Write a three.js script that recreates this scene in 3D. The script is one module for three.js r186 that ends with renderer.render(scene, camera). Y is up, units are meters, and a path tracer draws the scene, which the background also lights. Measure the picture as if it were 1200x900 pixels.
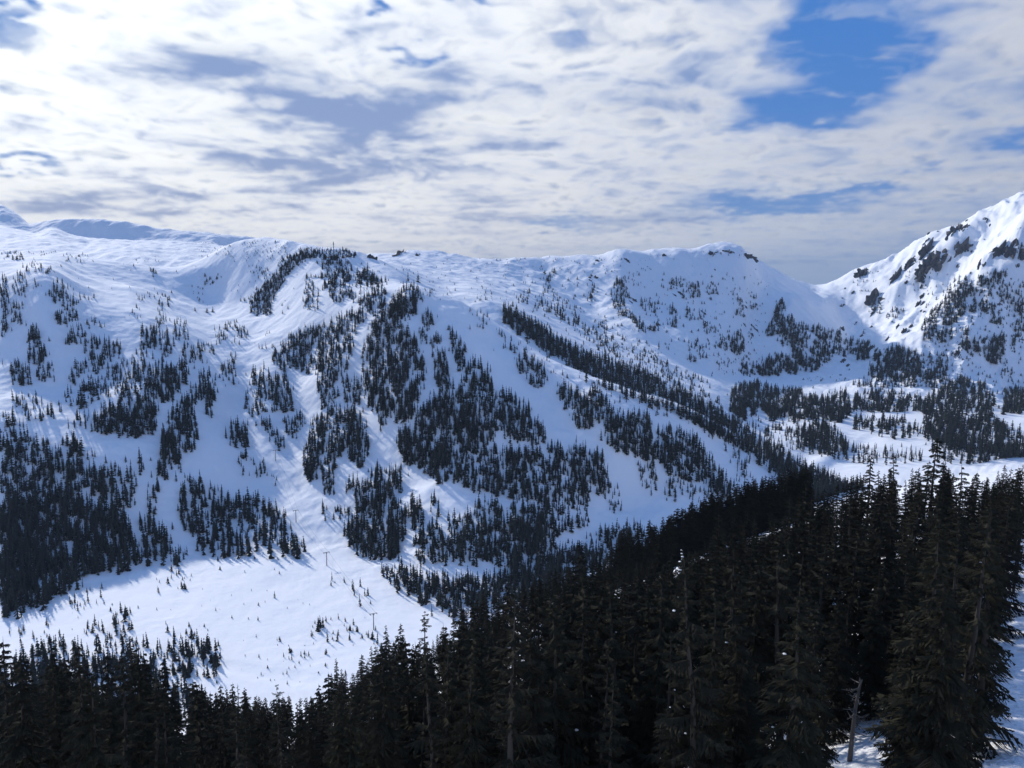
import * as THREE from 'three';
import { mergeGeometries, mergeVertices } from 'three/addons/utils/BufferGeometryUtils.js';

// ---------------------------------------------------------------- camera, sky, sun, exposure
const scene = new THREE.Scene();
const FOC = 924, PITCH = Math.atan(115 / 924), CP = Math.cos(PITCH), SP = Math.sin(PITCH);
const camera = new THREE.PerspectiveCamera(2 * Math.atan(450 / FOC) * 180 / Math.PI, 4 / 3, 0.5, 40000);
camera.position.set(0, 0, 0);
camera.rotation.set(-PITCH, 0, 0);
scene.add(camera);
const renderer = new THREE.WebGLRenderer({ antialias: true });
renderer.setSize(1024, 768);
renderer.toneMapping = THREE.LinearToneMapping;
renderer.toneMappingExposure = 0.95;
renderer.shadowMap.enabled = true;

// the sun stands behind the opposite mountain, high to the left
const SUN_AZ = -38 * Math.PI / 180, SUN_EL = 28 * Math.PI / 180;
const sunDir = new THREE.Vector3(Math.sin(SUN_AZ) * Math.cos(SUN_EL), Math.sin(SUN_EL), -Math.cos(SUN_AZ) * Math.cos(SUN_EL));
const sun = new THREE.DirectionalLight(new THREE.Color().setRGB(1.0, 0.95, 0.88), 3.9);
sun.position.copy(sunDir).multiplyScalar(3000); sun.position.z -= 900;
sun.target.position.set(0, 0, -900); scene.add(sun.target);
sun.castShadow = true; sun.shadow.radius = 4;
sun.shadow.mapSize.set(4096, 4096);
Object.assign(sun.shadow.camera, { left: -2500, right: 2500, top: 2500, bottom: -2500, near: 10, far: 8000 });
scene.add(sun);

// ---------------------------------------------------------------- seeded noise
function rng(seed) { let a = seed >>> 0; return () => { a = (a + 0x6D2B79F5) >>> 0; let t = Math.imul(a ^ (a >>> 15), 1 | a); t = (t + Math.imul(t ^ (t >>> 7), 61 | t)) ^ t; return ((t ^ (t >>> 14)) >>> 0) / 4294967296; }; }
const PERM = new Uint8Array(512), GX = new Float32Array(256), GY = new Float32Array(256);
{ const r = rng(77), p = [...Array(256).keys()]; for (let i = 255; i > 0; i--) { const j = Math.floor(r() * (i + 1)); [p[i], p[j]] = [p[j], p[i]]; } for (let i = 0; i < 512; i++) PERM[i] = p[i & 255]; for (let i = 0; i < 256; i++) { const a = r() * 6.28318; GX[i] = Math.cos(a); GY[i] = Math.sin(a); } }
function noise(x, y) {
  const xi = Math.floor(x), yi = Math.floor(y), fx = x - xi, fy = y - yi, X = xi & 255, Y = yi & 255;
  const u = fx * fx * fx * (fx * (fx * 6 - 15) + 10), v = fy * fy * fy * (fy * (fy * 6 - 15) + 10);
  const a = PERM[PERM[X] + Y], b = PERM[PERM[X + 1] + Y], c = PERM[PERM[X] + Y + 1], d = PERM[PERM[X + 1] + Y + 1];
  const n0 = GX[a] * fx + GY[a] * fy, n1 = GX[b] * (fx - 1) + GY[b] * fy, n2 = GX[c] * fx + GY[c] * (fy - 1), n3 = GX[d] * (fx - 1) + GY[d] * (fy - 1);
  return 1.5 * (n0 + u * (n1 - n0) + v * (n2 + u * (n3 - n2) - n0 - u * (n1 - n0)));
}
function fbm(x, y, o = 4) { let s = 0, a = 0.5, f = 1; for (let i = 0; i < o; i++) { s += a * noise(x * f + i * 17.3, y * f - i * 9.1); a *= 0.5; f *= 2.03; } return s; }
function ridged(x, y, o = 3) { let s = 0, a = 0.5, f = 1; for (let i = 0; i < o; i++) { s += a * (1 - 2 * Math.abs(noise(x * f + i * 31.7, y * f + i * 5.3))); a *= 0.5; f *= 2.1; } return s; }
const sstep = (a, b, x) => { const t = Math.min(1, Math.max(0, (x - a) / (b - a))); return t * t * (3 - 2 * t); };
const lerp = (a, b, t) => a + (b - a) * t;

// a photograph pixel (1200 x 900) as a bearing: u = sideways slope, v = vertical slope, both per metre of depth
function bearing(px, py) { const xc = (px - 600) / FOC, yc = (450 - py) / FOC, w = CP + yc * SP; return [xc / w, (yc * CP - SP) / w]; }
function project(x, y, z) { const d = -z, w = d * CP - y * SP, yc = (y * CP + d * SP) / w; return [600 + FOC * x / w, 450 - FOC * yc, FOC / w]; }

// ---------------------------------------------------------------- sky: thin broken altocumulus, brightest towards the sun
{
  const W = 4096, H = 2048, data = new Float32Array(W * H * 4);
  const F = (px, py, rx, ry, s) => { const [u, v] = bearing(px, py); const az = Math.atan(u), el = Math.atan(v * Math.cos(az)); return [az, el, rx / FOC, ry / FOC, s]; };
  // openings (negative) and thick banks (positive), by bearing
  const holes = [F(1010, 38, 66, 50, 1.05), F(950, 15, 40, 34, .6), F(1035, 90, 40, 22, .6), F(945, 128, 62, 14, .9), F(872, 150, 36, 10, .6), F(985, 100, 60, 25, .6), F(905, 238, 95, 13, .95), F(1010, 228, 40, 7, .5), F(1195, 166, 34, 11, .9), F(1085, 196, 22, 4, .5), F(490, 66, 22, 8, .75), F(464, 52, 14, 6, .6), F(12, 33, 24, 8, 1), F(4, 6, 18, 6, .9), F(445, 3, 16, 7, .8), F(570, 3, 30, 5, .7), F(30, 193, 40, 5, .7), F(655, 257, 26, 8, .5), F(690, 262, 30, 6, .35), F(885, 105, 30, 8, .3), F(1120, 250, 60, 6, .25), F(530, 285, 50, 4, .35)];
  const banks = [F(400, 140, 125, 48, 1), F(255, 66, 100, 36, .75), F(320, 115, 90, 30, .35), F(490, 120, 60, 30, .5), F(772, 126, 62, 13, .75), F(750, 256, 58, 12, .6), F(290, 198, 90, 12, .5), F(380, 200, 90, 16, .5), F(90, 232, 170, 16, .45), F(560, 262, 110, 16, .3), F(1160, 130, 90, 60, .3), F(100, 250, 120, 20, .3), F(640, 120, 90, 20, .25), F(1100, 300, 120, 20, .35)];
  const bump = (list, az, el, wx) => { let s = 0; for (const [a, e, rx, ry, k] of list) { const dx = (az - a) / rx, dy = (el - e) / ry, q = dx * dx + dy * dy; if (q < 6) s += k * Math.exp(-q * wx); } return s; };
  for (let j = H / 2 - 2; j < H; j++) {
    const el = (j + 0.5) / H * Math.PI - Math.PI / 2, y = Math.sin(el), c = Math.cos(el);
    for (let i = 0; i < W; i++) {
      const a = (i + 0.5) / W * 2 * Math.PI - Math.PI, dx = Math.cos(a) * c, dz = Math.sin(a) * c;
      const k = 1 / (Math.max(y, 0) + 0.10), X = dx * k, Z = dz * k;
      const az = Math.atan2(dx, -dz), cs = dx * sunDir.x + y * sunDir.y + dz * sunDir.z, near = Math.pow(Math.max(0, 0.5 + 0.5 * cs), 5);
      const w1 = fbm(X * 0.9 + 3, Z * 0.9, 3), w2 = fbm(X * 2.6 + 9, Z * 2.6, 4), w3 = fbm(X * 2.9 - 5, Z * 2.9 + 2, 4), tear = fbm(X * 11, Z * 9 + 3, 4), wz = az + 0.07 * w2 + 0.02 * w1 + 0.03 * tear, we = el + 0.026 * w3 + 0.012 * tear;
      const big = fbm(X * 0.55 + 11 + w1 * 0.5, Z * 0.55 + w1 * 0.5, 4);
      const fine = fbm(X * 2.3 + w1, Z * 2.3 - w1 * 0.6, 5);
      const puff = fbm(X * 7.5 + w1 * 1.2 + w2 * 1.1, Z * 7.0 + w3 * 1.1, 5);
      const band = Math.exp(-Math.max(el, 0) / 0.11) * fbm(X * 0.35 + 4, Z * 1.1 + el * 60, 4);
      const hole = bump(holes, wz, we, 0.9), bank = bump(banks, az + 0.035 * w3, el + 0.010 * w2, 0.75);
      // cover: nearly closed low down, breaking up overhead and away from the sun
      const inFrame = sstep(0.50, 0.30, el) * sstep(0.95, 0.65, Math.abs(az));
      const cover = lerp(0.18 + 0.22 * near, 0.66, inFrame) - 0.20 * sstep(0.40, 1.0, el);
      let d = cover + big * lerp(0.8, 0.22, inFrame) + fine * 0.36 + puff * 0.55 - hole * (0.85 + 0.7 * puff + 0.5 * fine) + bank * 0.2 - 0.5 * band;
      const veil = 0.42 * sstep(0.0, 0.5, fbm(X * 3.2 + 20 + w2, Z * 6.5 + w3, 5)) * (0.35 + 0.65 * inFrame), al = Math.max(sstep(-0.12, 0.66, d), veil);
      const thick = sstep(-0.25, 1.35, bank * (0.98 + 0.5 * fine) + (0.85 + 0.5 * inFrame) * fine + 1.0 * puff + 0.35 * big + 0.16 * (1 - near) - 0.22 * near * near + 0.5 * band);
      // blue between the clouds, paler near the horizon and the sun
      const hz = Math.exp(-Math.max(el, 0) / 0.10);
      let r = lerp(0.040, 0.26, hz) + 0.03 * near, g = lerp(0.20, 0.40, hz) + 0.05 * near, b = lerp(0.62, 0.63, hz) + 0.06 * near;
      // lit cloud and its shaded, thicker parts
      const lit = lerp(0.58, 1.42, near) * (1 + 0.22 * puff + 0.18 * fine);
      const warm = hz * sstep(0.45, -0.1, az);
      const cr = lerp(lit * 0.95, 0.21 + 0.06 * near, thick), cg = lerp(lit * 0.985, 0.325 + 0.07 * near, thick), cb = lerp(lit * (1.10 - 0.12 * near), 0.60 + 0.10 * near, thick);
      r = lerp(r, cr * lerp(1, 0.86, hz) + 0.33 * warm, al); g = lerp(g, cg * lerp(1, 0.86, hz) + 0.22 * warm, al); b = lerp(b, cb * lerp(1, 0.88, hz) + 0.04 * warm, al);
      // low air on the far side from the sun is bluer
      const air = Math.exp(-Math.max(el, 0) / 0.035) * sstep(-0.15, 0.35, az) * 0.7;
      r = lerp(r, 0.30, air); g = lerp(g, 0.43, air); b = lerp(b, 0.64, air);
      const o = (j * W + i) * 4; data[o] = r; data[o + 1] = g; data[o + 2] = b; data[o + 3] = 1;
    }
  }
  for (let j = 0; j < H / 2 - 2; j++) for (let i = 0; i < W; i++) { const o = (j * W + i) * 4; data[o] = 0.36; data[o + 1] = 0.43; data[o + 2] = 0.58; data[o + 3] = 1; }
  const tex = new THREE.DataTexture(data, W, H, THREE.RGBAFormat, THREE.FloatType);
  tex.mapping = THREE.EquirectangularReflectionMapping; tex.magFilter = THREE.LinearFilter; tex.minFilter = THREE.LinearFilter; tex.needsUpdate = true;
  scene.background = tex; scene.environment = tex;
}
scene.fog = new THREE.FogExp2(new THREE.Color().setRGB(0.60, 0.77, 1.0), 0.00004);
console.log('sky done');

// ---------------------------------------------------------------- materials
const lin = (r, g, b) => new THREE.Color().setRGB(r, g, b);
const snowTex = (() => {
  const S = 512, d = new Uint8Array(S * S * 4);
  for (let j = 0; j < S; j++) for (let i = 0; i < S; i++) { const q = (x, y) => fbm(x / 40, y / 40, 5); const t = i / S, v = lerp(lerp(q(i, j), q(i - S, j), t), lerp(q(i, j - S), q(i - S, j - S), t), j / S); const o = (j * S + i) * 4; d[o] = d[o + 1] = d[o + 2] = Math.max(0, Math.min(255, 128 + 150 * v)); d[o + 3] = 255; }
  const t = new THREE.DataTexture(d, S, S, THREE.RGBAFormat); t.magFilter = THREE.LinearFilter; t.minFilter = THREE.LinearFilter; t.wrapS = t.wrapT = THREE.RepeatWrapping; t.needsUpdate = true; return t;
})();
const M = {
  snow: new THREE.MeshStandardMaterial({ color: lin(0.87, 0.88, 0.89), roughness: 0.85, bumpMap: snowTex, bumpScale: 0.9 }),
  nearSnow: new THREE.MeshStandardMaterial({ color: lin(0.87, 0.88, 0.89), roughness: 0.85, bumpMap: snowTex, bumpScale: 0.5 }),
  clump: new THREE.MeshStandardMaterial({ color: lin(0.82, 0.84, 0.86), roughness: 0.9 }),
  needles: new THREE.MeshPhysicalMaterial({ specularIntensity: 0.12, color: lin(0.026, 0.025, 0.018), roughness: 0.9, side: THREE.DoubleSide }),
  needlesPale: new THREE.MeshPhysicalMaterial({ specularIntensity: 0.12, color: lin(0.029, 0.028, 0.019), roughness: 0.9, side: THREE.DoubleSide }),
  far: new THREE.MeshPhysicalMaterial({ specularIntensity: 0.12, vertexColors: true, color: lin(1, 1, 1), roughness: 0.95, side: THREE.DoubleSide }),
  bark: new THREE.MeshStandardMaterial({ color: lin(0.036, 0.031, 0.027), roughness: 0.95 }),
  deadwood: new THREE.MeshStandardMaterial({ color: lin(0.10, 0.093, 0.09), roughness: 0.95 }),
  rock: new THREE.MeshStandardMaterial({ color: lin(0.048, 0.048, 0.052), roughness: 0.95 }),
  brownRock: new THREE.MeshStandardMaterial({ color: lin(0.16, 0.10, 0.065), roughness: 0.95 }),
  steel: new THREE.MeshStandardMaterial({ color: lin(0.18, 0.19, 0.2), roughness: 0.5, metalness: 0.6 }),
  cable: new THREE.MeshStandardMaterial({ color: lin(0.08, 0.08, 0.09), roughness: 0.6, metalness: 0.5 }),
};

// ---------------------------------------------------------------- terrain: feature lines from near to far, [px, py, depth] or [px, py, null, height] or [px, null, depth, height]
const LINES = [
  // brow just below the viewpoint
  [[-700, null, 14, -14], [600, null, 12, -12], [1900, null, 12, -12]],
  // lower edge of the view
  [[-500, 905, 250], [0, 905, 205], [150, 905, 170], [300, 905, 110], [450, 905, 75], [600, 905, 58], [900, 905, 48], [1200, 905, 42], [1700, 905, 40]],
  // shoulder of the near slope
  [[-500, 835, 340], [0, 832, 300], [150, 848, 260], [300, 862, 190], [450, 806, 168], [600, 736, 160], [750, 698, 148], [900, 656, 135], [1050, 632, 112], [1200, 628, 104], [1700, 625, 100]],
  // foot of the near slope
  [[-500, null, 470, -256], [0, null, 470, -258], [150, null, 480, -262], [300, null, 485, -264], [450, null, 520, -266], [600, null, 600, -266], [750, null, 700, -260], [900, null, 850, -256], [1050, null, 1000, -248], [1200, null, 1100, -242], [1700, null, 1150, -235]],
  // far edge of the valley floor
  [[-500, 730, null, -262], [0, 718, null, -264], [90, 690, null, -264], [230, 656, null, -262], [340, 646, null, -261], [400, 645, null, -262], [450, 670, null, -264], [510, 712, null, -265], [600, 690, null, -265], [750, 656, null, -264], [900, 600, null, -262], [960, 575, null, -255], [1050, null, 1150, -246], [1200, null, 1290, -240], [1700, null, 1350, -230]],
  // first bench
  [[-500, 470, 880], [0, 486, 870], [60, 497, 860], [120, 520, 850], [200, 535, 870], [260, 520, 930], [300, 520, 960], [350, 530, 940], [400, 542, 900], [500, 562, 840], [600, 600, 790], [700, 600, 830], [800, 582, 890], [900, 570, 950], [960, 556, 1040], [1050, null, 1290, -243], [1200, null, 1400, -238], [1700, null, 1450, -225]],
  // second bench
  [[-500, 425, 990], [0, 440, 970], [100, 460, 960], [200, 452, 1020], [260, 440, 1090], [300, 440, 1130], [350, 445, 1100], [400, 450, 1060], [470, 455, 1000], [540, 470, 970], [600, 492, 950], [650, 505, 940], [700, 500, 950], [800, 515, 990], [870, 525, 1030], [930, null, 1060, -248], [970, null, 1120, -246], [1050, null, 1410, -241], [1200, null, 1500, -236], [1700, null, 1550, -220]],
  // upper slope / crest of the right-hand spur
  [[-500, 320, 1180], [0, 335, 1160], [50, 325, 1170], [100, 345, 1190], [150, 370, 1190], [200, 388, 1200], [250, 382, 1290], [300, 388, 1300], [350, 380, 1260], [400, 370, 1230], [450, 356, 1240], [490, 344, 1250], [520, 347, 1250], [560, 366, 1210], [600, 391, 1170], [650, 424, 1130], [700, 442, 1100], [750, 459, 1080], [800, 476, 1060], [850, 501, 1050], [900, 537, 1060], [940, null, 1100, -247], [980, null, 1200, -245], [1050, null, 1540, -239], [1200, null, 1600, -236], [1700, null, 1650, -215]],
  // fold behind it
  [[-500, 296, 1300], [0, 305, 1290], [50, 306, 1300], [100, 324, 1350], [150, 336, 1400], [200, 347, 1440], [250, 352, 1480], [300, 356, 1420], [350, 338, 1390], [400, 326, 1380], [450, 335, 1350], [490, null, 1340, -24], [520, null, 1330, -42], [600, null, 1260, -104], [700, null, 1190, -156], [800, null, 1150, -192], [900, null, 1160, -238], [940, null, 1200, -244], [980, null, 1290, -243], [1050, null, 1640, -238], [1200, null, 1690, -238], [1700, null, 1750, -210]],
  // first ridge / second spur behind the crest
  [[-500, 290, 1430], [0, 298, 1430], [50, 297, 1450], [100, 303, 1500], [150, 309, 1560], [200, 314, 1620], [230, 306, 1650], [260, 290, 1660], [290, 281, 1650], [315, 278, 1640], [335, 282, 1620], [350, 292, 1580], [370, 294, 1540], [395, 292, 1520], [415, 294, 1500], [440, 303, 1500], [470, 316, 1520], [490, 327, 1530], [520, 340, 1540], [560, 347, 1490], [600, 364, 1440], [650, 392, 1400], [700, 420, 1370], [760, 440, 1370], [830, 466, 1360], [900, 502, 1340], [950, null, 1300, -243], [1000, null, 1500, -240], [1050, null, 1740, -237], [1200, null, 1780, -238], [1700, null, 1850, -200]],
  // ground behind: dips on the left, foot of the back ridge on the right
  [[-500, null, 1650, 0], [0, null, 1680, 20], [100, null, 1720, 25], [200, null, 1800, 20], [300, null, 1850, 30], [350, null, 1800, 20], [415, null, 1750, 25], [440, 306, 1760], [470, 309, 1780], [500, 315, 1800], [540, 325, 1780], [600, 345, 1700], [650, 372, 1640], [700, 398, 1600], [760, 414, 1640], [830, 438, 1720], [860, 442, 1830], [900, 443, 1950], [1000, 437, 1980], [1050, 440, 1900], [1120, 448, 1850], [1200, 462, 1830], [1700, 470, 1950]],
  // middle of the back ridge
  [[-500, null, 2200, 60], [0, 282, 2300], [50, 284, 2300], [100, 290, 2300], [150, 290, 2300], [200, 294, 2320], [250, 298, 2350], [300, 302, 2350], [350, 310, 2250], [440, 303, 1980], [500, 304, 2000], [540, 312, 2020], [600, 325, 2050], [700, 352, 2000], [800, 372, 2060], [860, 378, 2090], [890, 388, 2120], [920, 385, 2130], [950, 392, 2130], [980, 405, 2150], [1000, 412, 2180], [1050, 405, 2080], [1100, 385, 2050], [1200, 372, 2020], [1700, 330, 2100]],
  // crests of the back ridge and of the nearer rib of the right-hand mountain
  [[-500, 262, 2700], [0, 266, 2750], [20, 270, 2750], [40, 274, 2750], [60, 269, 2700], [90, 278, 2700], [140, 282, 2700], [200, 284, 2720], [250, 288, 2750], [300, 292, 2750], [350, 300, 2600], [400, 301, 2350], [440, 298, 2150], [460, 298, 2130], [472, 295, 2130], [500, 294, 2150], [540, 300, 2200], [580, 305, 2260], [620, 302, 2300], [700, 300, 2350], [760, 294, 2400], [810, 291, 2430], [830, 286, 2440], [850, 284, 2450], [868, 289, 2450], [880, 310, 2400], [895, 340, 2330], [920, 345, 2320], [940, 350, 2320], [960, 362, 2320], [980, 380, 2310], [1000, 396, 2300], [1030, 396, 2250], [1060, 380, 2220], [1090, 358, 2200], [1115, 338, 2190], [1130, 326, 2180], [1145, 314, 2180], [1157, 299, 2190], [1175, 283, 2200], [1200, 254, 2220], [1300, 190, 2300], [1700, 60, 2500]],
  // hollow behind
  [[-500, null, 2950, 170], [0, 268, 3000], [40, 274, 3000], [60, 275, 2960], [100, 284, 2950], [150, 283, 2950], [200, 284, 2960], [250, 287, 2960], [300, null, 2950, 60], [440, null, 2400, 60], [500, null, 2400, 75], [600, null, 2500, 60], [700, null, 2600, 60], [800, null, 2650, 80], [850, null, 2600, 105], [868, 300, 2520], [880, 304, 2500], [895, 335, 2400], [920, 342, 2390], [960, 358, 2400], [1000, 388, 2390], [1050, 378, 2330], [1100, 345, 2310], [1130, 322, 2290], [1157, 297, 2300], [1200, 256, 2310], [1300, 194, 2380], [1700, 66, 2600]],
  // skyline of the far hills and of the right-hand mountain
  [[-500, 225, 3500], [0, 241, 3260], [15, 247, 3240], [27, 256, 3200], [36, 263, 3160], [60, 259, 3130], [100, 257, 3110], [140, 260, 3120], [180, 267, 3120], [250, 274, 3150], [290, 278, 3250], [320, 288, 3250], [345, 300, 3250], [440, null, 3000, 40], [600, null, 3000, 20], [800, null, 3000, 40], [868, 294, 2680], [885, 302, 2680], [900, 312, 2680], [920, 322, 2720], [940, 331, 2800], [957, 335, 2900], [975, 330, 2850], [1000, 319, 2800], [1040, 305, 2750], [1080, 283, 2700], [1120, 265, 2650], [1150, 250, 2620], [1200, 228, 2600], [1300, 185, 2650], [1700, 50, 2800]],
  // far side
  [[-500, null, 4300, 60], [345, null, 4300, 0], [868, null, 3800, -60], [960, null, 4200, -80], [1200, null, 3600, 150], [1700, null, 3800, 300]],
  [[-500, null, 9000, -300], [600, null, 9000, -300], [1700, null, 9000, -300]],
  [[-500, null, 30000, -320], [1700, null, 30000, -320]],
];
const ROWS = [14, 40, 36, 40, 70, 60, 60, 30, 40, 40, 56, 56, 12, 44, 12, 6, 6];
const SMOOTH = LINES.map((L) => L.map(([px, py, D, h]) => {
  if (py === null) { const u = (px - 600) / FOC / CP; return { u: u, D, v: h / D }; }
  const [u, v] = bearing(px, py); return { u, v, D: D ?? h / v };
}));
function pchip(xs, ys) {
  const n = xs.length, d = [], m = [];
  for (let i = 0; i < n - 1; i++) d.push((ys[i + 1] - ys[i]) / (xs[i + 1] - xs[i]));
  for (let i = 0; i < n; i++) m.push(i === 0 ? d[0] : i === n - 1 ? d[n - 2] : d[i - 1] * d[i] <= 0 ? 0 : 2 * d[i - 1] * d[i] / (d[i - 1] + d[i]));
  return (x) => {
    if (x <= xs[0]) return ys[0]; if (x >= xs[n - 1]) return ys[n - 1];
    let i = 0; while (x > xs[i + 1]) i++;
    const h = xs[i + 1] - xs[i], t = (x - xs[i]) / h, t2 = t * t, t3 = t2 * t;
    return (2 * t3 - 3 * t2 + 1) * ys[i] + (t3 - 2 * t2 + t) * h * m[i] + (-2 * t3 + 3 * t2) * ys[i + 1] + (t3 - t2) * h * m[i + 1];
  };
}
const lineFn = SMOOTH.map((L) => { const us = L.map((p) => p.u); return { D: pchip(us, L.map((p) => p.D)), v: pchip(us, L.map((p) => p.v)) }; });
const COLS = []; { const UI = 0.70, NI = 760, UO = 1.25, NO = 50; for (let i = 0; i < NO; i++) COLS.push(-UO + (UO - UI) * i / NO); for (let i = 0; i <= NI; i++) COLS.push(-UI + 2 * UI * i / NI); for (let i = 1; i <= NO; i++) COLS.push(UI + (UO - UI) * i / NO); }
const NC = COLS.length, NR = ROWS.reduce((a, b) => a + b, 0) + 1, START = [0]; for (const r of ROWS) START.push(START[START.length - 1] + r);
const GD = new Float32Array(NC * NR), GH = new Float32Array(NC * NR);

// ribs (+) and gullies (-) laid over the slopes: points by pixel, half width and height in metres, filled in below once the base is known
const RIBS = [
  [[[345, 296], [385, 340], [430, 372], [415, 400], [400, 430]], 45, 16],
  [[[470, 336], [462, 400], [470, 470]], 55, 18],
  [[[405, 400], [412, 450], [440, 500], [480, 560]], 28, -9],
  [[[520, 360], [535, 430], [560, 480], [600, 505]], 45, 10],
  [[[500, 370], [500, 430], [505, 470]], 20, -6],
  [[[240, 345], [268, 400], [290, 450], [270, 490]], 45, -7],
  [[[360, 400], [350, 450], [345, 500], [330, 560]], 35, -10],
  [[[310, 400], [315, 450], [312, 480]], 30, 8],
  [[[50, 320], [60, 380], [50, 430]], 45, 10],
  [[[85, 340], [110, 400], [130, 440]], 40, -10],
  [[[170, 350], [185, 410], [175, 470]], 45, 12],
  [[[590, 400], [640, 460], [700, 520], [740, 570]], 35, -7],
  [[[640, 430], [690, 470], [740, 510], [800, 560]], 40, 8],
  [[[640, 310], [690, 350], [700, 380]], 55, -16],
  [[[730, 300], [722, 350], [755, 390]], 45, 16],
  [[[790, 300], [800, 350], [810, 420]], 60, 12],
  [[[840, 310], [870, 360], [880, 420]], 60, -12],
  [[[930, 350], [920, 400], [905, 430]], 40, 12],
  [[[1120, 285], [1095, 310], [1060, 345]], 40, 24],
  [[[1150, 270], [1125, 310], [1080, 370]], 38, -22],
  [[[1195, 310], [1165, 350], [1150, 410]], 40, 22],
  [[[1190, 350], [1190, 420], [1180, 470]], 35, -12],
  [[[190, 768], [250, 778], [310, 790], [385, 797]], 4, -1.6],
  [[[280, 290], [285, 310], [275, 330]], 40, 5],
];
{
  // base surface
  for (let i = 0; i < NC; i++) {
    const u = COLS[i], Ds = [], hs = [];
    for (const f of lineFn) { let D = f.D(u); if (Ds.length && D < Ds[Ds.length - 1] + 8) D = Ds[Ds.length - 1] + 8; Ds.push(D); hs.push(f.v(u) * D); }
    const hf = pchip(Ds, hs);
    for (let k = 0; k < ROWS.length; k++) for (let r = 0; r <= (k === ROWS.length - 1 ? ROWS[k] : ROWS[k] - 1); r++) {
      const t = r / ROWS[k], D = k >= 14 ? Ds[k] * Math.pow(Ds[k + 1] / Ds[k], t) : lerp(Ds[k], Ds[k + 1], t), at = i * NR + START[k] + r;
      GD[at] = D; GH[at] = hf(D);
    }
  }
}
const UI0 = COLS.indexOf(COLS.find((u) => u >= -0.70));
function colOf(u) { if (u < -0.70) return Math.max(0, (u + 1.25) / 0.55 * 50); if (u > 0.70) return Math.min(NC - 1.001, 810 + (u - 0.70) / 0.55 * 50); return 50 + (u + 0.70) / 1.4 * 760; }
// where a pixel's line of sight meets the ground beyond row r0
function ground(px, py, r0 = START[3]) {
  const [u, v] = bearing(px, py), c = Math.round(colOf(u)), o = c * NR;
  for (let r = r0; r < START[15]; r++) if (GH[o + r] / GD[o + r] >= v) {
    if (r === r0) return { u, D: GD[o + r], h: GH[o + r] };
    const a = GH[o + r - 1] - v * GD[o + r - 1], b = GH[o + r] - v * GD[o + r], t = a / (a - b);
    return { u, D: lerp(GD[o + r - 1], GD[o + r], t), h: lerp(GH[o + r - 1], GH[o + r], t) };
  }
  return null;
}
function heightAt(u, D) { const c = colOf(u), c0 = Math.floor(c), f = c - c0; const at = (ci) => { const o = ci * NR; let lo = 0, hi = NR - 1; while (hi - lo > 1) { const m = (lo + hi) >> 1; if (GD[o + m] <= D) lo = m; else hi = m; } const t = Math.min(1, Math.max(0, (D - GD[o + lo]) / (GD[o + hi] - GD[o + lo]))); return lerp(GH[o + lo], GH[o + hi], t); }; return lerp(at(c0), at(Math.min(NC - 1, c0 + 1)), f); }
{
  const ribs = RIBS.map(([pts, w, h]) => ({ p: pts.map(([x, y]) => ground(x, y)).filter(Boolean).map((g) => [g.u * g.D, -g.D]), w, h }));
  for (let i = 0; i < NC; i++) for (let r = 0; r < NR; r++) {
    const at = i * NR + r, D = GD[at], X = COLS[i] * D, Z = -D; let dh = 0;
    if (D > 500 && D < 3200) for (const { p, w, h } of ribs) {
      let best = 1e9;
      for (let s = 0; s < p.length - 1; s++) { const ax = p[s][0], az = p[s][1], bx = p[s + 1][0] - ax, bz = p[s + 1][1] - az, t = Math.min(1, Math.max(0, ((X - ax) * bx + (Z - az) * bz) / (bx * bx + bz * bz))), dx = X - ax - t * bx, dz = Z - az - t * bz, q = dx * dx + dz * dz; if (q < best) best = q; }
      if (best < 9 * w * w) dh += h * Math.exp(-best / (w * w));
    }
    const near = sstep(420, 200, D), mid = sstep(500, 700, D), far = sstep(1500, 1900, D), flat = r > START[3] && r < START[4] ? 0.45 : 1;
    const floorR = sstep(0.30, 0.42, COLS[i]) * sstep(START[9] + 20, START[9], r) * sstep(START[4] - 10, START[4], r);
    dh += near * (0.9 * fbm(X / 22, Z / 22, 4) + 0.15 * noise(X / 2.5, Z / 2.5));
    dh += mid * flat * lerp(1, 0.35, floorR) * (6.5 * fbm(X / 150, Z / 150, 3) + 3.4 * fbm(X / 42 + 7, Z / 42, 3) + 0.9 * fbm(X / 11, Z / 11, 3));
    dh += (1 - near) * (1 - mid) * 1.0 * fbm(X / 60, Z / 60, 3);
    dh += far * sstep(5200, 3800, D) * ((5 + 15 * sstep(0.40, 0.48, COLS[i])) * ridged(COLS[i] * 26 + 0.25 * noise(D / 80, COLS[i] * 10) + D / 500, D / 230, COLS[i] > 0.40 ? 3 : 2) + 4.5 * fbm(X / 40, Z / 56, 3));
    GH[at] += dh;
  }
}
console.log('terrain heights done');
function nm(name) { const n = nm.c[name] = (nm.c[name] ?? -1) + 1; return n ? `${name}_${String(n).padStart(3, '0')}` : name; } nm.c = {};
function tag(o, label, category, group, kind) { o.userData.label = label; o.userData.category = category; if (group) o.userData.group = group; if (kind) o.userData.kind = kind; return o; }
function shade(o) { o.traverse((m) => { if (m.isMesh) { m.castShadow = true; m.receiveShadow = true; } }); return o; }
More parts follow.
